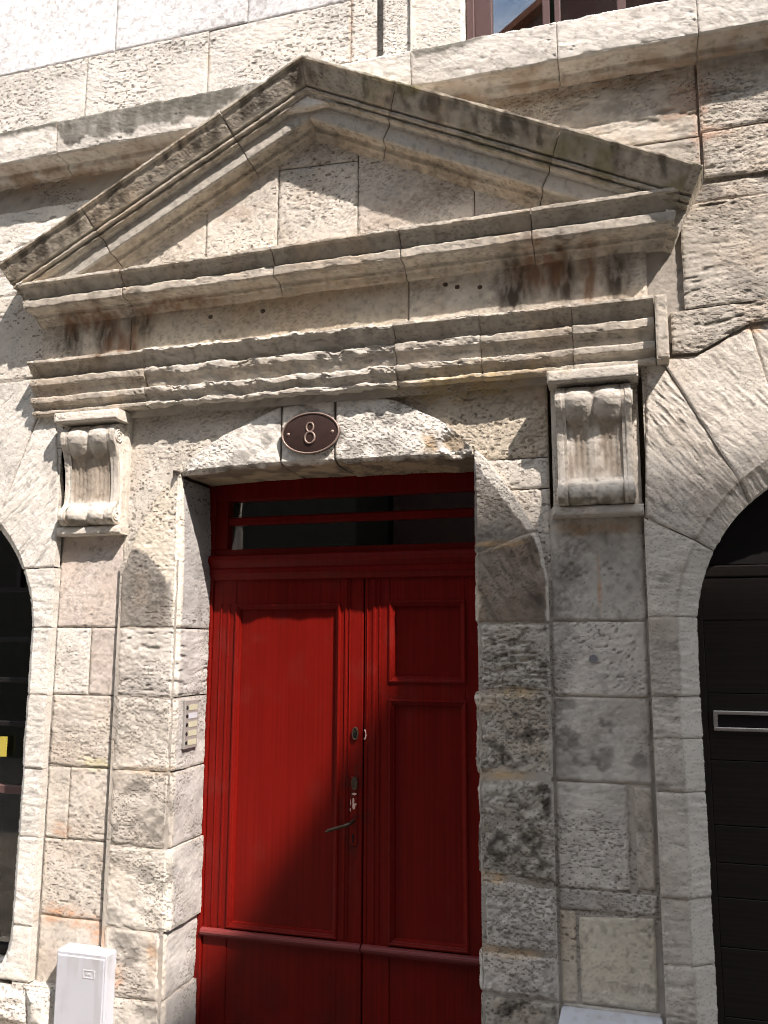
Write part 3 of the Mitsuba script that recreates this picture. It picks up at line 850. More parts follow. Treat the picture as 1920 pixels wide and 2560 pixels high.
def dark_top(P, c):
    edge = 1.99 - 1.3 * np.clip(P[..., 0] + 0.655, 0, 0.09) + 1.1 * np.clip(P[..., 0] + 0.555, 0, 0.04) + 0.035 * (F(P, 28, 3, 5) - 0.5)
    front = P[..., 1] < 0.03
    pale = ss(edge - 0.006, edge + 0.006, P[..., 2]) * front
    pale = np.maximum(pale, ss(-0.545, -0.535, P[..., 0] + 0.03 * (F(P, 20, 3, 6) - 0.5)) * front)
    c = lerp(c, np.array([0.60, 0.55, 0.46]) * np.ones(P.shape) * (0.8 + 0.4 * F(P, 40, 2, 8))[..., None], pale)
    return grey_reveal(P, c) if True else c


G = facing(bent([(-0.754, 1.703), (-0.756, 1.85), *ext_left(1.90, 2.312)], [(xo, 1.703), (xo - 0.003, 2.02), (xo - 0.018, 2.262)], Y_JAMB, 0.245, (0.02, 0.016)))
put('jamb_stone', build(G, 'slate', nxt(), 'pitted', 0.7, jag=0.003, recolour=dark_top), ds, 'tall jamb stone, dark grey below and whitewashed above a ragged line')
# lintel in three stones; they turn under into the soffit


def broken(G):
    near = np.exp(-(((G[..., 2] - 2.268) / 0.018) ** 2) - ((np.maximum(G[..., 1], 0) / 0.03) ** 2))
    r = np.hypot((G[..., 0] - 0.515) / 0.05, (G[..., 2] - 2.325) / 0.06)
    return -0.020 * near * ss(0.35, 0.7, F(G, 24, 4, 91)) - 0.022 * ss(1.1, 0.4, r + 0.8 * (F(G, 40, 3, 92) - 0.5)) * (G[..., 1] < 0.02)


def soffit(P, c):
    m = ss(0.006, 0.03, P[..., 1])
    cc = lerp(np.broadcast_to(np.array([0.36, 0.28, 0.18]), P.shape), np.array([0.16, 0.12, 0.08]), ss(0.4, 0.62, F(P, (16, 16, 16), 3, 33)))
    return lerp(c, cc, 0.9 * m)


for x0, x1, b0, b1, z0, z1 in ((-0.506, -0.124, -0.530, -0.124, 2.266, 2.278), (-0.122, 0.081, -0.122, 0.082, 2.278, 2.275), (0.084, 0.575, 0.084, 0.578, 2.275, 2.268)):
    G = facing(bent(ext_between(x0, x1), [(b0, z0), ((b0 + b1) / 2, (z0 + z1) / 2 + 0.003), (b1, z1)], Y_JAMB - 0.001, 0.245, (0.016, 0.016), gap=0.0015))
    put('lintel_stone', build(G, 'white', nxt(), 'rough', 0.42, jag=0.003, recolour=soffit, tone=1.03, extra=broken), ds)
# right jamb
xr = 0.578
rj = [(-0.02, 0.35, 0.35, 'grey', 'worm', 0.7), (0.35, 0.593, 0.593, 'dark', 'rough', 0.5), (0.593, 0.718, 0.722, 'grey', 'worm', 0.8), (0.722, 0.93, 0.918, 'grey', 'worm', 0.8),
      (0.932, 1.236, 1.228, 'dark', 'worm', 1.1), (1.238, 1.498, 1.494, 'dark', 'worm', 1.1), (1.502, 1.718, 1.718, 'dark', 'bedded', 1.0)]
for z0, z1, z1b, so, kd, am in rj:
    dx = 0.006 * (nxt() % 3 - 1)
    G = facing(bent([(0.816, z0), (0.816, z1b)], [(xr + dx, z0), (xr + dx, z1)], Y_JAMB, 0.245, (0.02, 0.018)))
    put('jamb_stone', build(G, so, nxt(), kd, am, jag=0.005, drop=0.0045, roll=0.008, recolour=lambda P, c: lerp(c, (0.50, 0.49, 0.46), 0.7 * ss(0.803, 0.811, P[..., 0]))), ds)  # pale right edge painted in, where the jamb edge catches light


def sunlit_arch_edge(P, c):  # sunlit rim of the arch, put into the colour as a pale band
    xe_ = np.interp(P[..., 2], EXT[9:, 1][::-1], EXT[9:, 0][::-1])
    w = 0.040 * ss(1.90, 2.15, P[..., 2]) + 0.010 + 0.014 * (F(P, 30, 3, 71) - 0.5)
    return lerp(c, (0.64, 0.615, 0.56), 0.9 * ss(w, w - 0.006, xe_ - P[..., 0]))


def pale_left_edge(P, c):
    c = sunlit_arch_edge(P, c)
    return lerp(c, (0.50, 0.46, 0.38), 0.8 * ss(0.60, 0.585, P[..., 0] + 0.05 * (F(P, 22, 3, 15) - 0.5)) * ss(1.88, 1.82, P[..., 2]))


G = facing(bent([(0.815, 1.72), (0.814, 1.86), *ext_right(1.88, 2.01)], [(xr, 1.72), (xr, 1.942)], Y_JAMB, 0.245, (0.012, 0.012)))
put('jamb_stone', build(G, 'rust', nxt(), 'tooled', 0.9, recolour=pale_left_edge), ds, 'reddish brown jamb stone with slanting chisel marks')
G = facing(bent(ext_right(2.016, 2.30), [(xr, 1.946), (xr, 2.262)], Y_JAMB, 0.245, (0.012, 0.012)))
put('jamb_stone', build(G, 'slate', nxt(), 'pitted', 0.5, tone=0.8, mat='m_stone', recolour=lambda P, c: sunlit_arch_edge(P, lerp(c, (0.21, 0.21, 0.215), 0.6 * ss(2.12, 2.24, P[..., 2])))), ds)
# spandrels, standing back from the arch
EXT_IN = EXT + np.array([0.0, -0.012])
for x0, x1, za, zb_, so, am in ((-0.77, -0.13, 0.0, 2.56, 'light', 0.8), (-0.13, 0.33, 0.0, 2.56, 'warm', 0.5), (0.33, 0.826, 2.262, 2.56, 'warm', 0.8), (0.60, 0.826, 2.157, 2.260, 'light', 0.8), (0.70, 0.826, 1.85, 2.155, 'light', 0.7)):
    xs_ = np.unique(np.r_[np.linspace(x0, x1, 12), np.clip(EXT[:, 0], x0, x1)])
    lo_ = np.clip(np.maximum(np.interp(xs_, EXT_IN[:, 0], EXT_IN[:, 1]), za), 1.85, min(2.505, zb_ - 0.012))
    put('spandrel_stone', build(ruled(np.stack([xs_, lo_], 1), np.stack([xs_, np.full(len(xs_), zb_)], 1), Y_PIL, gap=0.001), so, nxt(), 'pitted', am), ds)

# ---- consoles


def console(xc, name_label, sd, tone):
    con = put('console', None, house, name_label)
    hw = 0.118
    prof = np.array([(2.478, 0.0), (2.476, -0.030), (2.466, -0.056), (2.448, -0.070), (2.425, -0.073), (2.400, -0.066), (2.375, -0.052), (2.345, -0.039), (2.30, -0.029), (2.25, -0.024), (2.205, -0.023),
                     (2.175, -0.026), (2.160, -0.036), (2.152, -0.050), (2.140, -0.056), (2.125, -0.059), (2.108, -0.056), (2.095, -0.045), (2.088, -0.025), (2.086, 0.0)])
    pz = resample(prof, 110)
    u = np.unique(np.r_[np.linspace(-1, 1, 71), -0.995, 0.995, -0.80, 0.80, -0.79, 0.79])
    a = np.abs(u)
    fillet = ss(0.80, 0.83, a)
    lobe = np.sin(np.clip((a - 0.04) / 0.74, 0, 1) * np.pi) ** 0.6
    z = pz[:, 0][:, None]
    rolls = ss(2.28, 2.39, z) + ss(2.175, 2.15, z)
    mid = 1 - np.clip(rolls, 0, 1)
    reed = 0.0016 * np.cos(a * 2 * np.pi * 6.5)[None]
    chan = np.sin(np.clip((a - 0.09) / 0.70, 0, 1) * np.pi)[None] ** 0.7
    hgt = ((0.011 + 0.004 * (z < 2.2)) * np.clip(rolls, 0, 1) * (lobe[None] - 1) - (0.003 + 0.0065 * chan - 0.5 * reed) * mid) * (1 - fillet[None])
    # leaf carved over the upper roll: a raised edge with two rounded tips
    tip = 2.372 - 0.030 * np.cos((a - 0.42) / 0.36 * np.pi / 2) * (a < 0.80)
    leaf = 0.005 * ss(tip[None] - 0.004, tip[None] + 0.004, z) * (1 - fillet[None]) * ss(2.46, 2.44, z)
    side = 0.002 * np.sin(a * 40)[None] * fillet[None]
    Y = pz[:, 1][:, None] - hgt * -1 * -1 - leaf + side * 0
    Y = pz[:, 1][:, None] - hgt - leaf
    G = np.stack([np.broadcast_to(xc + hw * u[None], Y.shape), Y, np.broadcast_to(z, Y.shape)], -1)
    G = facing(G)

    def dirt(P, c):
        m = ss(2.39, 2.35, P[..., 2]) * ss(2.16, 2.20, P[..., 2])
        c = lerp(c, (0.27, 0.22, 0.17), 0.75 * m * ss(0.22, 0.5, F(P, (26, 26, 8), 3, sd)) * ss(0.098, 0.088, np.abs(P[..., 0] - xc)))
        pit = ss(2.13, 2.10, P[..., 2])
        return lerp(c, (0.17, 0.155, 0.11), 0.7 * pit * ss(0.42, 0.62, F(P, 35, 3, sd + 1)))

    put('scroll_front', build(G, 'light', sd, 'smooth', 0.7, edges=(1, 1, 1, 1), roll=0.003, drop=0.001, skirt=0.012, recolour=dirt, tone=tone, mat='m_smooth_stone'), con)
    for s in (-1, 1):
        # cheek: from the front line back to the pilaster
        fr = np.stack([np.full(110, xc + s * (hw - 0.0015)), pz[:, 1] + 0.001, pz[:, 0]], -1)
        bk = np.stack([np.full(110, xc + s * (hw - 0.0015)), np.full(110, 0.03), pz[:, 0]], -1)
        t = np.linspace(0, 1, 14)
        C = fr[None] * (1 - t)[:, None, None] + bk[None] * t[:, None, None]
        if normals(C)[..., 0].mean() * s < 0:
            C = C[:, ::-1]
        put('cheek', build(C, 'light', sd + 3, 'smooth', 0.5, edges=(0, 0, 0, 0), tone=tone, mat='m_smooth_stone'), con)
        for (vy, vz, r0, tn) in ((-0.034, 2.425, 0.026, 2.2), (-0.026, 2.122, 0.022, 1.8)):
            th = np.linspace(0, tn * 2 * np.pi, 70)
            rr = r0 * (1 - 0.80 * th / th[-1])
            pts = np.stack([np.full(70, xc + s * hw), vy - rr * np.sin(th) * 1.0, vz + rr * np.cos(th)], -1)
            m = tube(pts, 0.0042 * (1 - 0.4 * th / th[-1]), 7)
            V = np.array(m.vertices)
            put('volute', mikit.ply(m, 'm_smooth_stone', smooth=True, color=colour(V, 'light', sd, None, tone)), con)
    # pilaster strip behind, slab above, slab below
    for nm, x0, x1, y0, z0, z1, dp in (('back_slab', xc - 0.138, xc + 0.138, 0.002, 2.06, 2.49, 0.03), ('abacus', xc - 0.140, xc + 0.142, -0.088, 2.480, 2.520, 0.12), ('foot_slab', xc - 0.140, xc + 0.142, -0.030, 2.052, 2.084, 0.06)):
        G = quad((x0, z0), (x1, z0), (x1, z1), (x0, z1), y0, 0.006, 0.0)
        put(nm, build(G, 'light', sd + 7, 'smooth', 0.8, roll=0.004, drop=0.004, skirt=dp, tone=tone), con)
    return con


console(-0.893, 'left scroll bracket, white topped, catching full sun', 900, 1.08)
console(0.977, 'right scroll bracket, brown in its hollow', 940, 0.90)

# ---- architrave, frieze
ent = put('entablature', mortar_sheet(-1.16, 1.20, 2.50, 3.0, Y_FRIEZE + 0.025, nxt(), 0.9), house, 'moulded stone band and plain frieze over the door, edges worn ragged')
AR = [(-0.010, -0.025), (0.0, -0.085), (0.002, -0.097), (0.014, -0.097), (0.017, -0.088), (0.030, -0.078), (0.046, -0.062), (0.060, -0.052), (0.064, -0.052), (0.066, -0.070), (0.070, -0.073), (0.096, -0.071), (0.101, -0.062), (0.112, -0.052), (0.134, -0.045),
      (0.138, -0.047), (0.140, -0.060), (0.144, -0.062), (0.164, -0.060), (0.168, -0.050), (0.176, -0.040), (0.188, -0.037), (0.191, -0.045), (0.194, -0.048), (0.207, -0.047), (0.210, -0.040), (0.210, 0.03)]
ja = [-1.166, -0.66, 0.323, 0.619, 0.921, 1.175]
er = [0.006, 0.034, 0.020, 0.016, 0.004]
for i in range(5):
    put('architrave_stone', moulding(sweep(AR, (ja[i] + 0.0008, 2.738), (ja[i + 1] - 0.0008, 2.738), 0.0065, 0.0035), 'light' if i in (1, 2) else 'moulding', nxt(), er[i], jit=0.020 if i == 1 else 0.006, tone=0.92 if i in (1, 2) else 1.0), ent)
put('architrave_stone', build(quad((1.177, 2.528), (1.215, 2.528), (1.215, 2.738), (1.177, 2.738), -0.092, gap=0.0005), 'moulding', nxt(), 'smooth', 0.8, skirt=0.1), ent)
# left end of the architrave returns to the wall, stepping with the profile
Lr = np.array([(d, y) for d, y in AR])
Lr = resample(Lr, 60)
retG = np.stack([np.stack([np.full(60, -1.1655), Lr[:, 1] * (1 - t) + 0.03 * t, 2.738 - Lr[:, 0]], -1) for t in np.linspace(0, 1, 10)], 0)
put('architrave_return', build(retG if normals(retG)[..., 0].mean() < 0 else retG[:, ::-1], 'moulding', nxt(), 'smooth', 0.5, edges=(0, 0, 0, 0)), ent)
for x0, x1, so in ((-1.155, -0.750, 'moulding'), (-0.750, 0.362, 'warm'), (0.362, 1.162, 'moulding')):
    put('frieze_stone', build(quad((x0, 2.735), (x1, 2.735), (x1, 2.99), (x0, 2.99), Y_FRIEZE, gap=0.002), so, nxt(), 'smooth', 0.9, skirt=0.06, mat='m_smooth_stone'), ent)
for x, z in ((0.494, 2.881), (0.535, 2.867), (0.615, 2.857), (-0.195, 2.861), (-0.409, 2.862)):  # dark lumps standing in for the shade of small holes
    m = trimesh.creation.icosphere(2, 0.010)
    m.vertices *= [1, 0.35, 0.9]
    m.vertices = m.vertices * (1 + 0.3 * (meshkit.noise(m.vertices * 120 + x * 50) - 0.5))[:, None] + [x, Y_FRIEZE + 0.001, z]
    put('dark_hole_lump', mikit.ply(m, 'm_bronze', smooth=True), ent)

# ---- pediment: horizontal cornice, tympanum, raking cornice
ped = put('pediment', mortar_sheet(-0.95, 1.0, 2.99, 3.42, Y_FRIEZE + 0.008, nxt(), 0.5), house, 'triangular stone pediment over the door, its sloping mouldings streaked dark')
CO = [(-0.006, -0.03), (0.0, -0.132), (0.002, -0.148), (0.015, -0.148), (0.018, -0.136), (0.034, -0.126), (0.050, -0.112), (0.058, -0.108), (0.060, -0.100), (0.064, -0.100), (0.066, -0.120), (0.070, -0.123), (0.098, -0.120), (0.104, -0.112), (0.107, -0.064),
      (0.112, -0.060), (0.122, -0.058), (0.126, -0.048), (0.140, -0.038), (0.146, -0.032), (0.150, -0.02)]
jc = [-1.205, -0.737, -0.116, 0.356, 0.803, 1.272]
for i in range(5):
    mt = (0.25 if i == 0 else 0, 0.25 if i == 4 else 0)
    put('cornice_stone', moulding(sweep(CO, (jc[i] + 0.0015, 3.044 + 0.004 * i), (jc[i + 1] - 0.0015, 3.044 + 0.004 * (i + 1)), 0.008, 0.003, mt), 'moulding', nxt(), (0.004, 0.010, 0.010, 0.005, 0.003)[i], jit=0.004, amp=0.7), ped)
for sx, xx, zz in ((-1, -1.203, 3.044), (1, 1.270, 3.064)):
    Cr = resample(np.asarray(CO), 60)
    G = np.stack([np.stack([xx - sx * 0.25 * Cr[:, 0], Cr[:, 1] * (1 - t) + 0.0 * t, zz - Cr[:, 0]], -1) for t in np.linspace(0, 1, 12)], 0)
    put('cornice_return', build(G if normals(G)[..., 0].mean() * sx > 0 else G[:, ::-1], 'moulding', nxt(), 'smooth', 0.5, edges=(0, 0, 0, 0)), ped)
ty = -0.032
for b, t in (([(-1.05, 3.03), (-0.44, 3.03)], [(-1.05, 3.04), (-0.44, 3.40)]), ([(-0.44, 3.03), (-0.143, 3.03)], [(-0.44, 3.42), (-0.143, 3.56)]), ([(-0.143, 3.03), (0.172, 3.03)], [(-0.143, 3.415), (0.172, 3.400)]),
             ([(-0.143, 3.415), (0.172, 3.400)], [(-0.143, 3.62), (0.172, 3.62)]), ([(0.172, 3.03), (0.60, 3.03)], [(0.172, 3.60), (0.60, 3.35)]), ([(0.60, 3.03), (1.10, 3.03)], [(0.60, 3.35), (1.10, 3.10)])):
    put('tympanum_stone', build(ruled(b, t, ty, gap=0.002), 'light' if b[0][0] < 0.1 else 'beige', nxt(), 'pitted', 0.6), ped)
# raking cornices: measured down from the top line, square to the slope
RK = [(-0.02, -0.01), (0.0, -0.175), (0.002, -0.190), (0.012, -0.190), (0.015, -0.180), (0.036, -0.172), (0.056, -0.160), (0.074, -0.150), (0.079, -0.148), (0.081, -0.128), (0.085, -0.128), (0.087, -0.141), (0.097, -0.141), (0.099, -0.118), (0.103, -0.118),
      (0.105, -0.129), (0.113, -0.129), (0.115, -0.106), (0.122, -0.102), (0.125, -0.104), (0.172, -0.101), (0.177, -0.094), (0.179, -0.062), (0.184, -0.058), (0.197, -0.056), (0.201, -0.046), (0.214, -0.036), (0.222, -0.028)]
APEX, LT, RT = np.array([0.004, 3.752]), np.array([-1.262, 3.112]), np.array([1.336, 3.100])


def crusty(P, c):
    m = ss(-0.145, -0.160, P[..., 1])
    s = ss(0.46, 0.68, F(P, (42, 12, 9), 4, 61))
    c = lerp(c, (0.065, 0.056, 0.045), 0.75 * m * s)
    moss = ss(0.52, 0.68, F(P, 9, 3, 62)) * ss(0.1, 0.4, P[..., 0])
    c = lerp(c, (0.17, 0.16, 0.06), 0.55 * moss * ss(-0.10, -0.13, P[..., 1]))
    return lerp(c, (0.50, 0.49, 0.46), 0.55 * ss(-0.118, -0.106, P[..., 1]) * ss(-0.090, -0.097, P[..., 1]))


def rake(A, B, cuts, mit0, mit1):
    A, B = np.asarray(A), np.asarray(B)
    cuts = [0, *cuts, 1]
    for i in range(len(cuts) - 1):
        a, b = A + (B - A) * cuts[i], A + (B - A) * cuts[i + 1]
        L = np.linalg.norm(b - a)
        g = 0.0016 / L
        a2, b2 = a + (b - a) * g * (i > 0), b - (b - a) * g * (i < len(cuts) - 2)
        mt = (mit0 if i == 0 else 0, mit1 if i == len(cuts) - 2 else 0)
        put('raking_cornice_stone', moulding(sweep(RK, a2, b2, 0.008, 0.003, mt), 'crust', nxt(), 0.004, jit=0.003, recolour=crusty, amp=0.6), ped)


sl = math.atan2(APEX[1] - LT[1], APEX[0] - LT[0])
sr = math.atan2(APEX[1] - RT[1], RT[0] - APEX[0])
half = (math.pi - sl - sr) / 2
tanm = 1 / math.tan(half)
rake(LT, APEX, [0.29, 0.745], -math.tan(sl) * 0.0, tanm)
rake(APEX, RT, [0.27, 0.685], tanm, 0.0)
for sx, E, s_ in ((-1, LT, sl), (1, RT, sr)):
    Cr = resample(np.asarray(RK), 60)
    dn = np.array([math.sin(s_), -math.cos(s_)]) if sx < 0 else np.array([-math.sin(s_), -math.cos(s_)])
    G = np.stack([np.stack([E[0] + dn[0] * Cr[:, 0] + sx * -0.001, Cr[:, 1] * (1 - t) + 0.0 * t, E[1] + dn[1] * Cr[:, 0]], -1) for t in np.linspace(0, 1, 12)], 0)
    put('raking_cornice_end', build(G if normals(G)[..., 0].mean() * sx > 0 else G[:, ::-1], 'crust', nxt(), 'smooth', 0.5, edges=(0, 0, 0, 0)), ped)

# ------------------------------------------------------------------ red door
fr = put('door_frame', None, house, 'red frame and barred light over the double door')
put('side_post', bx(-0.545, -0.503, 0.240, 0.30, 0.0, 2.30, 'm_red_paint'), fr)
put('side_post', bx(0.585, 0.63, 0.240, 0.30, 0.0, 2.30, 'm_red_paint'), fr)
put('top_rail', bx(-0.503, 0.585, 0.243, 0.30, 2.205, 2.31, 'm_red_paint'), fr)
put('light_post', bx(-0.503, -0.452, 0.247, 0.30, 2.012, 2.205, 'm_red_paint'), fr)
put('light_post', bx(0.535, 0.585, 0.247, 0.30, 2.012, 2.205, 'm_red_paint'), fr)
tb = [(0.0, 0.245), (0.0, 0.224), (0.006, 0.213), (0.020, 0.210), (0.032, 0.214), (0.046, 0.226), (0.052, 0.230), (0.056, 0.226), (0.072, 0.226), (0.078, 0.232), (0.096, 0.240), (0.100, 0.262)]
G = sweep(tb, (-0.512, 1.988), (0.583, 1.988), 0.05, 0.003)
m = (G.reshape(-1, 3), grid_faces(*G.shape[:2]))
put('transom_bar', mikit.ply(m, 'm_red_paint', smooth=35), fr)
put('light_sill', bx(-0.503, 0.585, 0.246, 0.30, 1.986, 2.012, 'm_red_paint'), fr)
put('glazing_bar', bx(-0.452, 0.535, 0.249, 0.285, 2.108, 2.140, 'm_red_paint', 0.006), fr)
for z0, z1 in ((2.012, 2.108), (2.140, 2.205)):
    put('pane', mikit.ply(trimesh.Trimesh([(-0.452, 0.27, z0), (0.535, 0.27, z0), (0.535, 0.27, z1), (-0.452, 0.27, z1)], [[0, 1, 2], [0, 2, 3]], process=False), 'm_glass'), fr)
put('dark_hall', mikit.ply(box_mesh(-0.55, 0.63, 0.36, 2.6, 0.0, 2.5), 'm_interior'), fr)


def panel_frame(x0, x1, z0, z1, y_stile, y_panel, w=0.024):
    """Stepped moulding round a sunk panel, mitred at the corners."""
    prof = [(0.0, y_stile), (0.002, y_stile - 0.005), (0.007, y_stile - 0.006), (0.010, y_stile - 0.002), (0.013, y_stile - 0.001), (0.016, y_stile + 0.003), (0.020, y_stile + 0.004), (w, y_panel)]
    loops = []
    for d, y in prof:
        loops.append([(x0 + d, y, z0 + d), (x1 - d, y, z0 + d), (x1 - d, y, z1 - d), (x0 + d, y, z1 - d)])
    V, f = [], []
    for i in range(len(loops) - 1):
        for k in range(4):
            a, b = loops[i][k], loops[i][(k + 1) % 4]
            c, d = loops[i + 1][(k + 1) % 4], loops[i + 1][k]
            o = len(V)
            V += [a, b, c, d]
            f += [[o, o + 1, o + 2], [o, o + 2, o + 3]]
    return mikit.ply(trimesh.Trimesh(V, f, process=False), 'm_red_paint')


YS, YP = 0.250, 0.263


def leaf(x0, x1, panels, label, rail_x):
    lf = put('door_leaf', bx(x0, x1, YP + 0.006, 0.30, 0.02, 1.897, 'm_red_paint'), house, label)
    px0, px1 = panels[0][0], panels[0][1]
    put('stile', bx(x0 + 0.0015, px0, YS, YP + 0.0055, 0.02, 1.895, 'm_red_paint', 0.0025), lf)
    put('stile', bx(px1, x1 - 0.0015, YS, YP + 0.0055, 0.02, 1.895, 'm_red_paint', 0.0025), lf)
    tops = sorted([(p[2], p[3]) for p in panels])
    zc = 0.615
    edges_ = []
    for a, b in tops:
        edges_.append((zc, a))
        zc = b
    edges_.append((zc, 1.895))
    for a, b in edges_:
        if b - a > 0.002:
            put('rail', bx(px0 + 0.0006, px1 - 0.0006, YS + 0.0008, YP + 0.005, a, b, 'm_red_paint', 0.001), lf)
    for p in panels:
        put('panel', bx(p[0] - 0.001, p[1] + 0.001, YP, YP + 0.005, p[2] - 0.0004, p[3] + 0.0004, 'm_red_paint', 0.0), lf)
        put('panel_moulding', panel_frame(p[0] - 0.004, p[1] + 0.004, p[2] - 0.004, p[3] + 0.004, YS - 0.001, YP), lf)
    rb = [(0.0, 0.252), (0.0, 0.240), (0.004, 0.232), (0.012, 0.228), (0.020, 0.231), (0.026, 0.240), (0.030, 0.248), (0.034, 0.252)]
    G = sweep(rb, (rail_x[0], 0.612), (rail_x[1], 0.612), 0.05, 0.002)
    put('weather_bar', mikit.ply((G.reshape(-1, 3), grid_faces(*G.shape[:2])), 'm_worn_paint', smooth=40), lf)
    put('kick_panel', bx(px0 + 0.0006, px1 - 0.0006, YS + 0.004, YP + 0.005, 0.02, 0.58, 'm_red_paint', 0.001), lf)
    return lf


l1 = leaf(-0.503, 0.1155, [(-0.404, 0.022, 0.62, 1.795)], 'left leaf of the red door with one tall panel and the handle', (-0.503, 0.1145))
l2 = leaf(0.1185, 0.585, [(0.216, 0.495, 1.513, 1.802), (0.216, 0.495, 0.62, 1.448)], 'right leaf of the red door with a short panel over a tall one', (0.1195, 0.585))
for x0, x1 in ((0.042, 0.052), (0.060, 0.064), (0.128, 0.133), (0.150, 0.162), (0.176, 0.180)):
    put('bead', bx(x0, x1, YS - 0.0045, YS + 0.002, 0.62, 1.89, 'm_red_paint', 0.002), l1 if x0 < 0.1 else l2)
put('bead', bx(-0.470, -0.464, YS - 0.004, YS + 0.002, 0.62, 1.80, 'm_red_paint', 0.0015), l1)
put('bead', bx(-0.440, -0.430, YS - 0.004, YS + 0.002, 0.62, 1.80, 'm_red_paint', 0.0015), l1)


def oval_plate(x, z, rx, rz, y, t, n=28):
    a = np.linspace(0, 2 * np.pi, n, endpoint=False)
    import shapely
    poly = shapely.Polygon(np.stack([rx * np.cos(a), rz * np.sin(a)], 1))
    m = trimesh.creation.extrude_polygon(poly, t, engine='earcut')
    m.apply_transform(trimesh.transformations.rotation_matrix(math.pi / 2, (1, 0, 0)))
    m.apply_translation((x, y, z))
    return m


def ring(x, z, rx, rz, y, r, n=36, k=8, a0=0, a1=2 * np.pi):
    full = abs(a1 - a0 - 2 * np.pi) < 1e-6
    a = np.linspace(a0, a1, n, endpoint=not full)
    return tube(np.stack([x + rx * np.cos(a), np.full(n, y), z + rz * np.sin(a)], 1), r, k, full)


# upper lock on the left leaf, worn strike on the right leaf
put('lock', mikit.ply(trimesh.util.concatenate([oval_plate(0.088, 1.326, 0.011, 0.023, YS, 0.006), ring(0.088, 1.326, 0.010, 0.021, YS - 0.007, 0.0028)]), 'm_bronze', smooth=40), l1, 'bronze keyhole cover')
put('lock_core', mikit.ply(oval_plate(0.088, 1.322, 0.005, 0.010, YS - 0.006, 0.004), 'm_dark_frame', smooth=40), l1)
put('worn_spot', mikit.ply(trimesh.util.concatenate([ring(0.119, 1.323, 0.009, 0.018, YS - 0.0025, 0.0030, 14, 6, -1.2, 1.25)]), 'm_bare', smooth=40), l2)
# lower lock: back plate, cap, lever, keyhole
put('lock_plate', bx(0.070, 0.098, YS - 0.005, YS + 0.001, 0.935, 1.175, 'm_red_paint', 0.003), l1)
put('lock', mikit.ply(oval_plate(0.087, 1.152, 0.012, 0.024, YS - 0.005, 0.004), 'm_bronze', smooth=40), l1)
chips = []
for x, z, rx, rz in ((0.086, 1.115, 0.010, 0.004), (0.0825, 1.092, 0.004, 0.010), (0.0845, 1.073, 0.006, 0.012), (0.092, 1.080, 0.003, 0.004), (0.0725, 1.085, 0.002, 0.012), (0.072, 1.060, 0.002, 0.006)):
    chips.append(oval_plate(x, z, rx, rz, YS - 0.005, 0.0006, 9))
put('bare_metal', mikit.ply(trimesh.util.concatenate(chips), 'm_bare'), l1, 'pale bare metal where the paint has chipped')
hp = np.array([(0.084, YS - 0.004, 1.022), (0.084, YS - 0.03, 1.021), (0.082, YS - 0.044, 1.019), (0.074, YS - 0.050, 1.016), (0.05, YS - 0.050, 1.008), (0.02, YS - 0.050, 0.998), (0.002, YS - 0.049, 0.992), (-0.006, YS - 0.047, 0.987)])
put('handle', mikit.ply(tube(resample(hp, 40), np.interp(np.linspace(0, 1, 40), [0, 0.3, 0.5, 0.9, 1], [0.007, 0.0065, 0.0055, 0.0065, 0.004]), 10), 'm_bronze', smooth=True), l1, 'dark lever handle')
put('keyhole', mikit.ply(trimesh.util.concatenate([oval_plate(0.083, 0.972, 0.005, 0.005, YS - 0.005, 0.0012, 16), oval_plate(0.083, 0.958, 0.0028, 0.012, YS - 0.005, 0.0012, 12)]), 'm_dark_frame'), l1)

# ------------------------------------------------------------------ right arched doorway: dark boarded door
gd = put('boarded_door', None, house, 'dark brown door of horizontal boards in the right archway')
zb = [0.0, 0.30, 0.56, 0.754, 0.895, 0.995, 1.104, 1.297, 1.50, 1.726, 1.86]
put('door_stile', bx(1.24, 1.285, 0.125, 0.17, 0.0, 2.45, 'm_dark_board'), gd)
for i in range(len(zb) - 1):
    put('board', bx(1.286, 2.40, 0.132, 0.17, zb[i] + 0.001, zb[i + 1] - 0.0015, 'm_dark_board', 0.001), gd)
put('backing', bx(1.27, 2.42, 0.172, 0.18, 0.0, 2.5, 'm_dark_frame', 0.0), gd)
put('head_panel', bx(1.286, 2.40, 0.150, 0.18, 1.90, 2.45, 'm_dark_frame', 0.004), gd)
put('head_rail', bx(1.286, 2.40, 0.128, 0.17, 1.862, 1.899, 'm_dark_board', 0.004), gd)
lx0, lx1, lz0, lz1 = 1.300, 1.53, 1.386, 1.447
parts = [box_mesh(lx0, lx1, 0.118, 0.134, lz1 - 0.011, lz1, 0.002), box_mesh(lx0, lx1, 0.118, 0.134, lz0, lz0 + 0.011, 0.002), box_mesh(lx0, lx0 + 0.012, 0.1185, 0.134, lz0 + 0.011, lz1 - 0.011, 0.001), box_mesh(lx1 - 0.012, lx1, 0.1185, 0.134, lz0 + 0.011, lz1 - 0.011, 0.001)]
put('letter_slot', mikit.ply(trimesh.util.concatenate(parts), 'm_steel', smooth=20), gd, 'silver framed slot with a dark gap')
put('slot_flap', bx(lx0 + 0.012, lx1 - 0.012, 0.128, 0.134, lz0 + 0.011, lz1 - 0.011, 'm_dark_frame', 0.001), gd)
put('kick_plate', bx(1.31, 2.38, 0.122, 0.131, 0.05, 0.535, 'm_grey_metal', 0.002), gd)

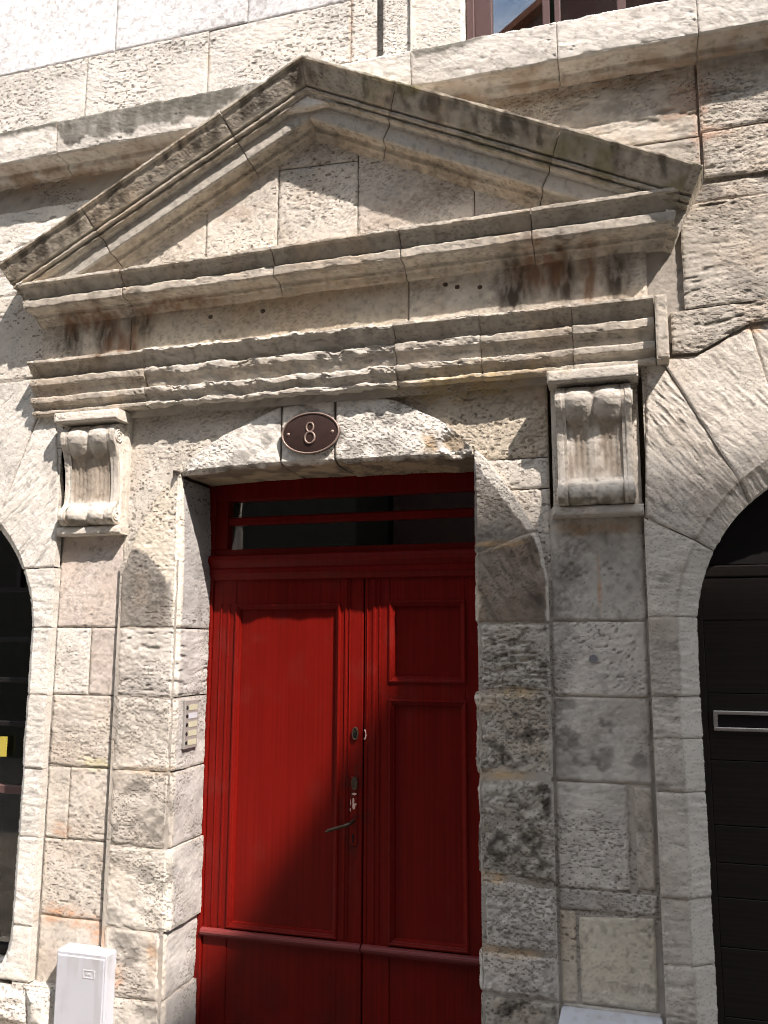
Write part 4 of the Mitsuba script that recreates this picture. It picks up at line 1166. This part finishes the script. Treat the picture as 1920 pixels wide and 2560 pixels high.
# ------------------------------------------------------------------ left arched window
aw = put('arched_window', None, house, 'dark arched shop window with thin bars at the left edge')
put('frame_bar', bx(-1.20, -1.155, 0.125, 0.17, 0.47, 2.3, 'm_dark_frame'), aw)
for z in (0.50, 1.085, 1.33, 1.50, 1.66, 1.86):
    put('frame_bar', bx(-2.3, -1.2, 0.130, 0.16, z - 0.009 - (0.012 if z in (1.085, 0.50) else 0), z + 0.009, 'm_brown_frame' if z == 1.085 else 'm_dark_frame'), aw)
put('frame_bar', bx(-1.335, -1.315, 0.132, 0.16, 1.86, 2.3, 'm_dark_frame'), aw)
put('pane', mikit.ply(trimesh.Trimesh([(-2.3, 0.15, 0.45), (-1.2, 0.15, 0.45), (-1.2, 0.15, 2.4), (-2.3, 0.15, 2.4)], [[0, 1, 2], [0, 2, 3]], process=False), 'm_glass'), aw)
put('dark_room', mikit.ply(box_mesh(-2.4, -1.14, 0.22, 2.0, 0.2, 2.6), 'm_interior'), aw)

# ------------------------------------------------------------------ things on the wall
put('notice', bx(-1.40, -1.322, 0.1285, 0.1295, 1.203, 1.280, 'm_yellow', 0.0), None, 'small yellow notice on the dark arched window', 'notice')

pq = put('number_plaque', None, None, 'oval brown enamel house number plaque reading 8 above the red door', 'plaque')
px, pz_ = -0.004, 2.389


def dome(x, z, rx, rz, y, h, nr=10, na=48):
    r = np.linspace(0, 1, nr)
    a = np.linspace(0, 2 * np.pi, na)
    R, A = np.meshgrid(r, a, indexing='ij')
    G = np.stack([x + rx * R * np.cos(A), y - h * (1 - R ** 2), z + rz * R * np.sin(A)], -1)
    return (G.reshape(-1, 3), grid_faces(nr, na))


back = oval_plate(px, pz_, 0.110, 0.0755, -0.006, 0.010, 56)
put('plate', mikit.ply(back, 'm_plaque', smooth=30), pq)
put('face', mikit.ply(dome(px, pz_, 0.103, 0.0685, -0.0165, 0.004), 'm_plaque', smooth=True), pq)
put('rim', mikit.ply(ring(px, pz_, 0.1075, 0.073, -0.017, 0.0036, 64), 'm_plaque_rim', smooth=True), pq)
dig = trimesh.util.concatenate([ring(px, pz_ + 0.0205, 0.0135, 0.0165, -0.0208, 0.0032, 30), ring(px, pz_ - 0.0175, 0.0185, 0.0205, -0.0208, 0.0036, 30)])
put('digit', mikit.ply(dig, 'm_plaque_rim', smooth=True), pq)
for s in (-1, 1):
    put('screw', mikit.ply(dome(px + s * 0.084, pz_, 0.006, 0.006, -0.0185, 0.003, 5, 16), 'm_plaque_rim', smooth=True), pq)

mb = put('meter_box', bx(-0.905, -0.700, -0.052, 0.02, 0.10, 0.592, 'm_white_box', 0.006), None, 'white utility meter box at the foot of the left pilaster', 'meter box')
put('lid', bx(-0.897, -0.708, -0.0575, -0.052, 0.11, 0.578, 'm_white_box', 0.003), mb)
lo = trimesh.util.concatenate([box_mesh(-0.790, -0.742, -0.0588, -0.0574, 0.536, 0.5385), box_mesh(-0.790, -0.742, -0.0588, -0.0574, 0.512, 0.5145), box_mesh(-0.790, -0.7875, -0.0588, -0.0574, 0.5145, 0.536), box_mesh(-0.7445, -0.742, -0.0588, -0.0574, 0.5145, 0.536),
                               box_mesh(-0.779, -0.772, -0.0588, -0.0574, 0.522, 0.529), box_mesh(-0.768, -0.760, -0.0588, -0.0574, 0.522, 0.529)])
put('embossed_mark', mikit.ply(lo, 'm_box_mark'), mb)

ub = put('cable_box', bx(0.826, 1.104, -0.118, 0.018, 0.05, 0.572, 'm_white_box', 0.008), None, 'white topped utility box at the foot of the right pilaster', 'utility box')
put('lid', bx(0.822, 1.108, -0.124, 0.018, 0.5725, 0.580, 'm_white_box', 0.003), ub)

ic = put('intercom', None, None, 'narrow metal doorbell panel set into the left reveal of the red door', 'intercom')
fx = xo + 0.010
put('plate', bx(xo - 0.01, fx, 0.062, 0.158, 1.268, 1.442, 'm_panel', 0.002), ic)
scene['m_panel'] = twosided({'type': 'principled', 'base_color': {'type': 'rgb', 'value': [0.30, 0.285, 0.27]}, 'roughness': 0.5, 'metallic': 0.3})
scene['m_label'] = twosided({'type': 'diffuse', 'reflectance': {'type': 'rgb', 'value': [0.42, 0.41, 0.31]}})
for i, z in enumerate((1.415, 1.385, 1.354, 1.322, 1.290)):
    put('name_label', bx(fx, fx + 0.0015, 0.088, 0.148, z - 0.010, z + 0.010, 'm_label' if i != 1 else 'm_white_box', 0.0), ic)
    put('button', mikit.ply(trimesh.Trimesh(*(lambda m: (m.vertices * [0.6, 1, 1] + [fx, 0.075, z], m.faces))(trimesh.creation.icosphere(2, 0.007)), process=False), 'm_dark_frame', smooth=True), ic)

# ------------------------------------------------------------------ the setting around
st = trimesh.Trimesh([(-200, -200, 0), (200, -200, 0), (200, 200, 0), (-200, 200, 0)], [[0, 1, 2], [0, 2, 3]], process=False)
put('street', mikit.ply(st, 'm_street'), None, 'pale paved street in front of the house', None, None, 'structure')
# rest of the house: core behind the facade, roof far above the frame
put('core', mikit.ply(trimesh.util.concatenate([box_mesh(-2.6, 2.6, 2.7, 6.0, 0.0, 7.0), box_mesh(-2.6, 2.6, 0.3, 2.7, 5.62, 7.0), box_mesh(-2.6, 0.55, 0.05, 2.7, 2.66, 5.62), box_mesh(0.55, 1.75, 0.05, 2.7, 2.66, 3.65), box_mesh(1.75, 2.6, 0.02, 2.7, 2.5, 5.62),
                                                box_mesh(-1.13, -0.56, 0.26, 2.7, 0.0, 2.65), box_mesh(0.64, 1.23, 0.26, 2.7, 0.0, 2.65)]), 'm_far_plaster'), house)
put('core', mikit.ply(box_mesh(-2.6, 2.6, 0.01, 0.3, 4.96, 7.0), 'm_far_plaster'), house)
# the tall house across the street, whose roof shades the foot of the front
import shapely
front = shapely.Polygon([(4.2, 0.0), (16.0, 0.0), (16.0, 12.7), (8.5, 12.7), (7.5, 12.62), (7.36, 12.4), (7.2, 12.02), (6.93, 11.66), (6.4, 10.85), (4.6, 8.1), (4.2, 7.9)])
gm = trimesh.creation.extrude_polygon(front, 6.0, engine='earcut')
gm.apply_transform(np.array([[1, 0, 0, 0], [0, 0, -1, -5.0], [0, 1, 0, 0], [0, 0, 0, 1.0]]))
nb = put('tall_house', None, None, 'tall hip roofed house across the street on the right, outside the picture', 'house')
put('wall', mikit.ply(gm, 'm_far_plaster'), nb)
for x in (6.2, 8.4, 10.6, 12.8):
    for z in (1.0, 4.2, 7.2):
        put('window', bx(x - 0.5, x + 0.5, -5.02, -4.985, z, z + 1.7, 'm_far_dark', 0.0), nb)
# unseen house added for dark reflections, then the one mirrored in the upper window
o2 = put('opposite_house', None, None, 'long dark stone house added across the street on the left, outside the picture', 'house')
scene['m_far_stone'] = twosided({'type': 'diffuse', 'reflectance': {'type': 'rgb', 'value': [0.075, 0.068, 0.056]}})
put('wall', mikit.ply(box_mesh(-16.0, -2.5, -14.0, -7.5, 0.0, 9.4), 'm_far_stone'), o2)
put('roof', mikit.ply(trimesh.Trimesh([(-16.2, -7.2, 9.35), (-2.45, -7.2, 9.35), (-2.45, -10.8, 11.6), (-16.2, -10.8, 11.6), (-16.2, -14.3, 9.35), (-2.45, -14.3, 9.35)], [[0, 1, 2], [0, 2, 3], [3, 2, 5], [3, 5, 4], [1, 5, 2], [0, 3, 4]], process=False), 'm_far_tile'), o2)
op = put('opposite_house', None, None, 'tile roofed house across the street, mirrored in the upper window', 'house')
gf = shapely.Polygon([(-2.4, 0.0), (5.4, 0.0), (5.4, 9.5), (1.5, 12.35), (-2.4, 9.5)])
gm2 = trimesh.creation.extrude_polygon(gf, 7.0, engine='earcut')
gm2.apply_transform(np.array([[1, 0, 0, 0], [0, 0, -1, -9.0], [0, 1, 0, 0], [0, 0, 0, 1.0]]))
scene['m_far_brown'] = twosided({'type': 'diffuse', 'reflectance': {'type': 'rgb', 'value': [0.15, 0.085, 0.075]}})
put('wall', mikit.ply(gm2, 'm_far_brown'), op)
rfm = []
for sg in (-1, 1):
    ex, rx_ = 1.5 + sg * 4.3, 1.5
    V = [(rx_, -8.8, 12.36), (rx_, -16.2, 12.36), (ex, -16.2, 9.22), (ex, -8.8, 9.22)]
    V += [(x, y, z + 0.12) for x, y, z in V]
    rfm.append(trimesh.Trimesh(V, [[0, 1, 2], [0, 2, 3], [4, 6, 5], [4, 7, 6], [0, 4, 5], [0, 5, 1], [2, 6, 7], [2, 7, 3], [1, 5, 6], [1, 6, 2], [0, 3, 7], [0, 7, 4]], process=False))
put('roof', mikit.ply(trimesh.util.concatenate(rfm), 'm_far_tile'), op)
for x in (-1.2, 1.5, 4.2):
    for z in (1.2, 4.2, 7.2):
        put('window', bx(x - 0.5, x + 0.5, -9.02, -8.985, z, z + 1.6, 'm_far_dark', 0.0), op)
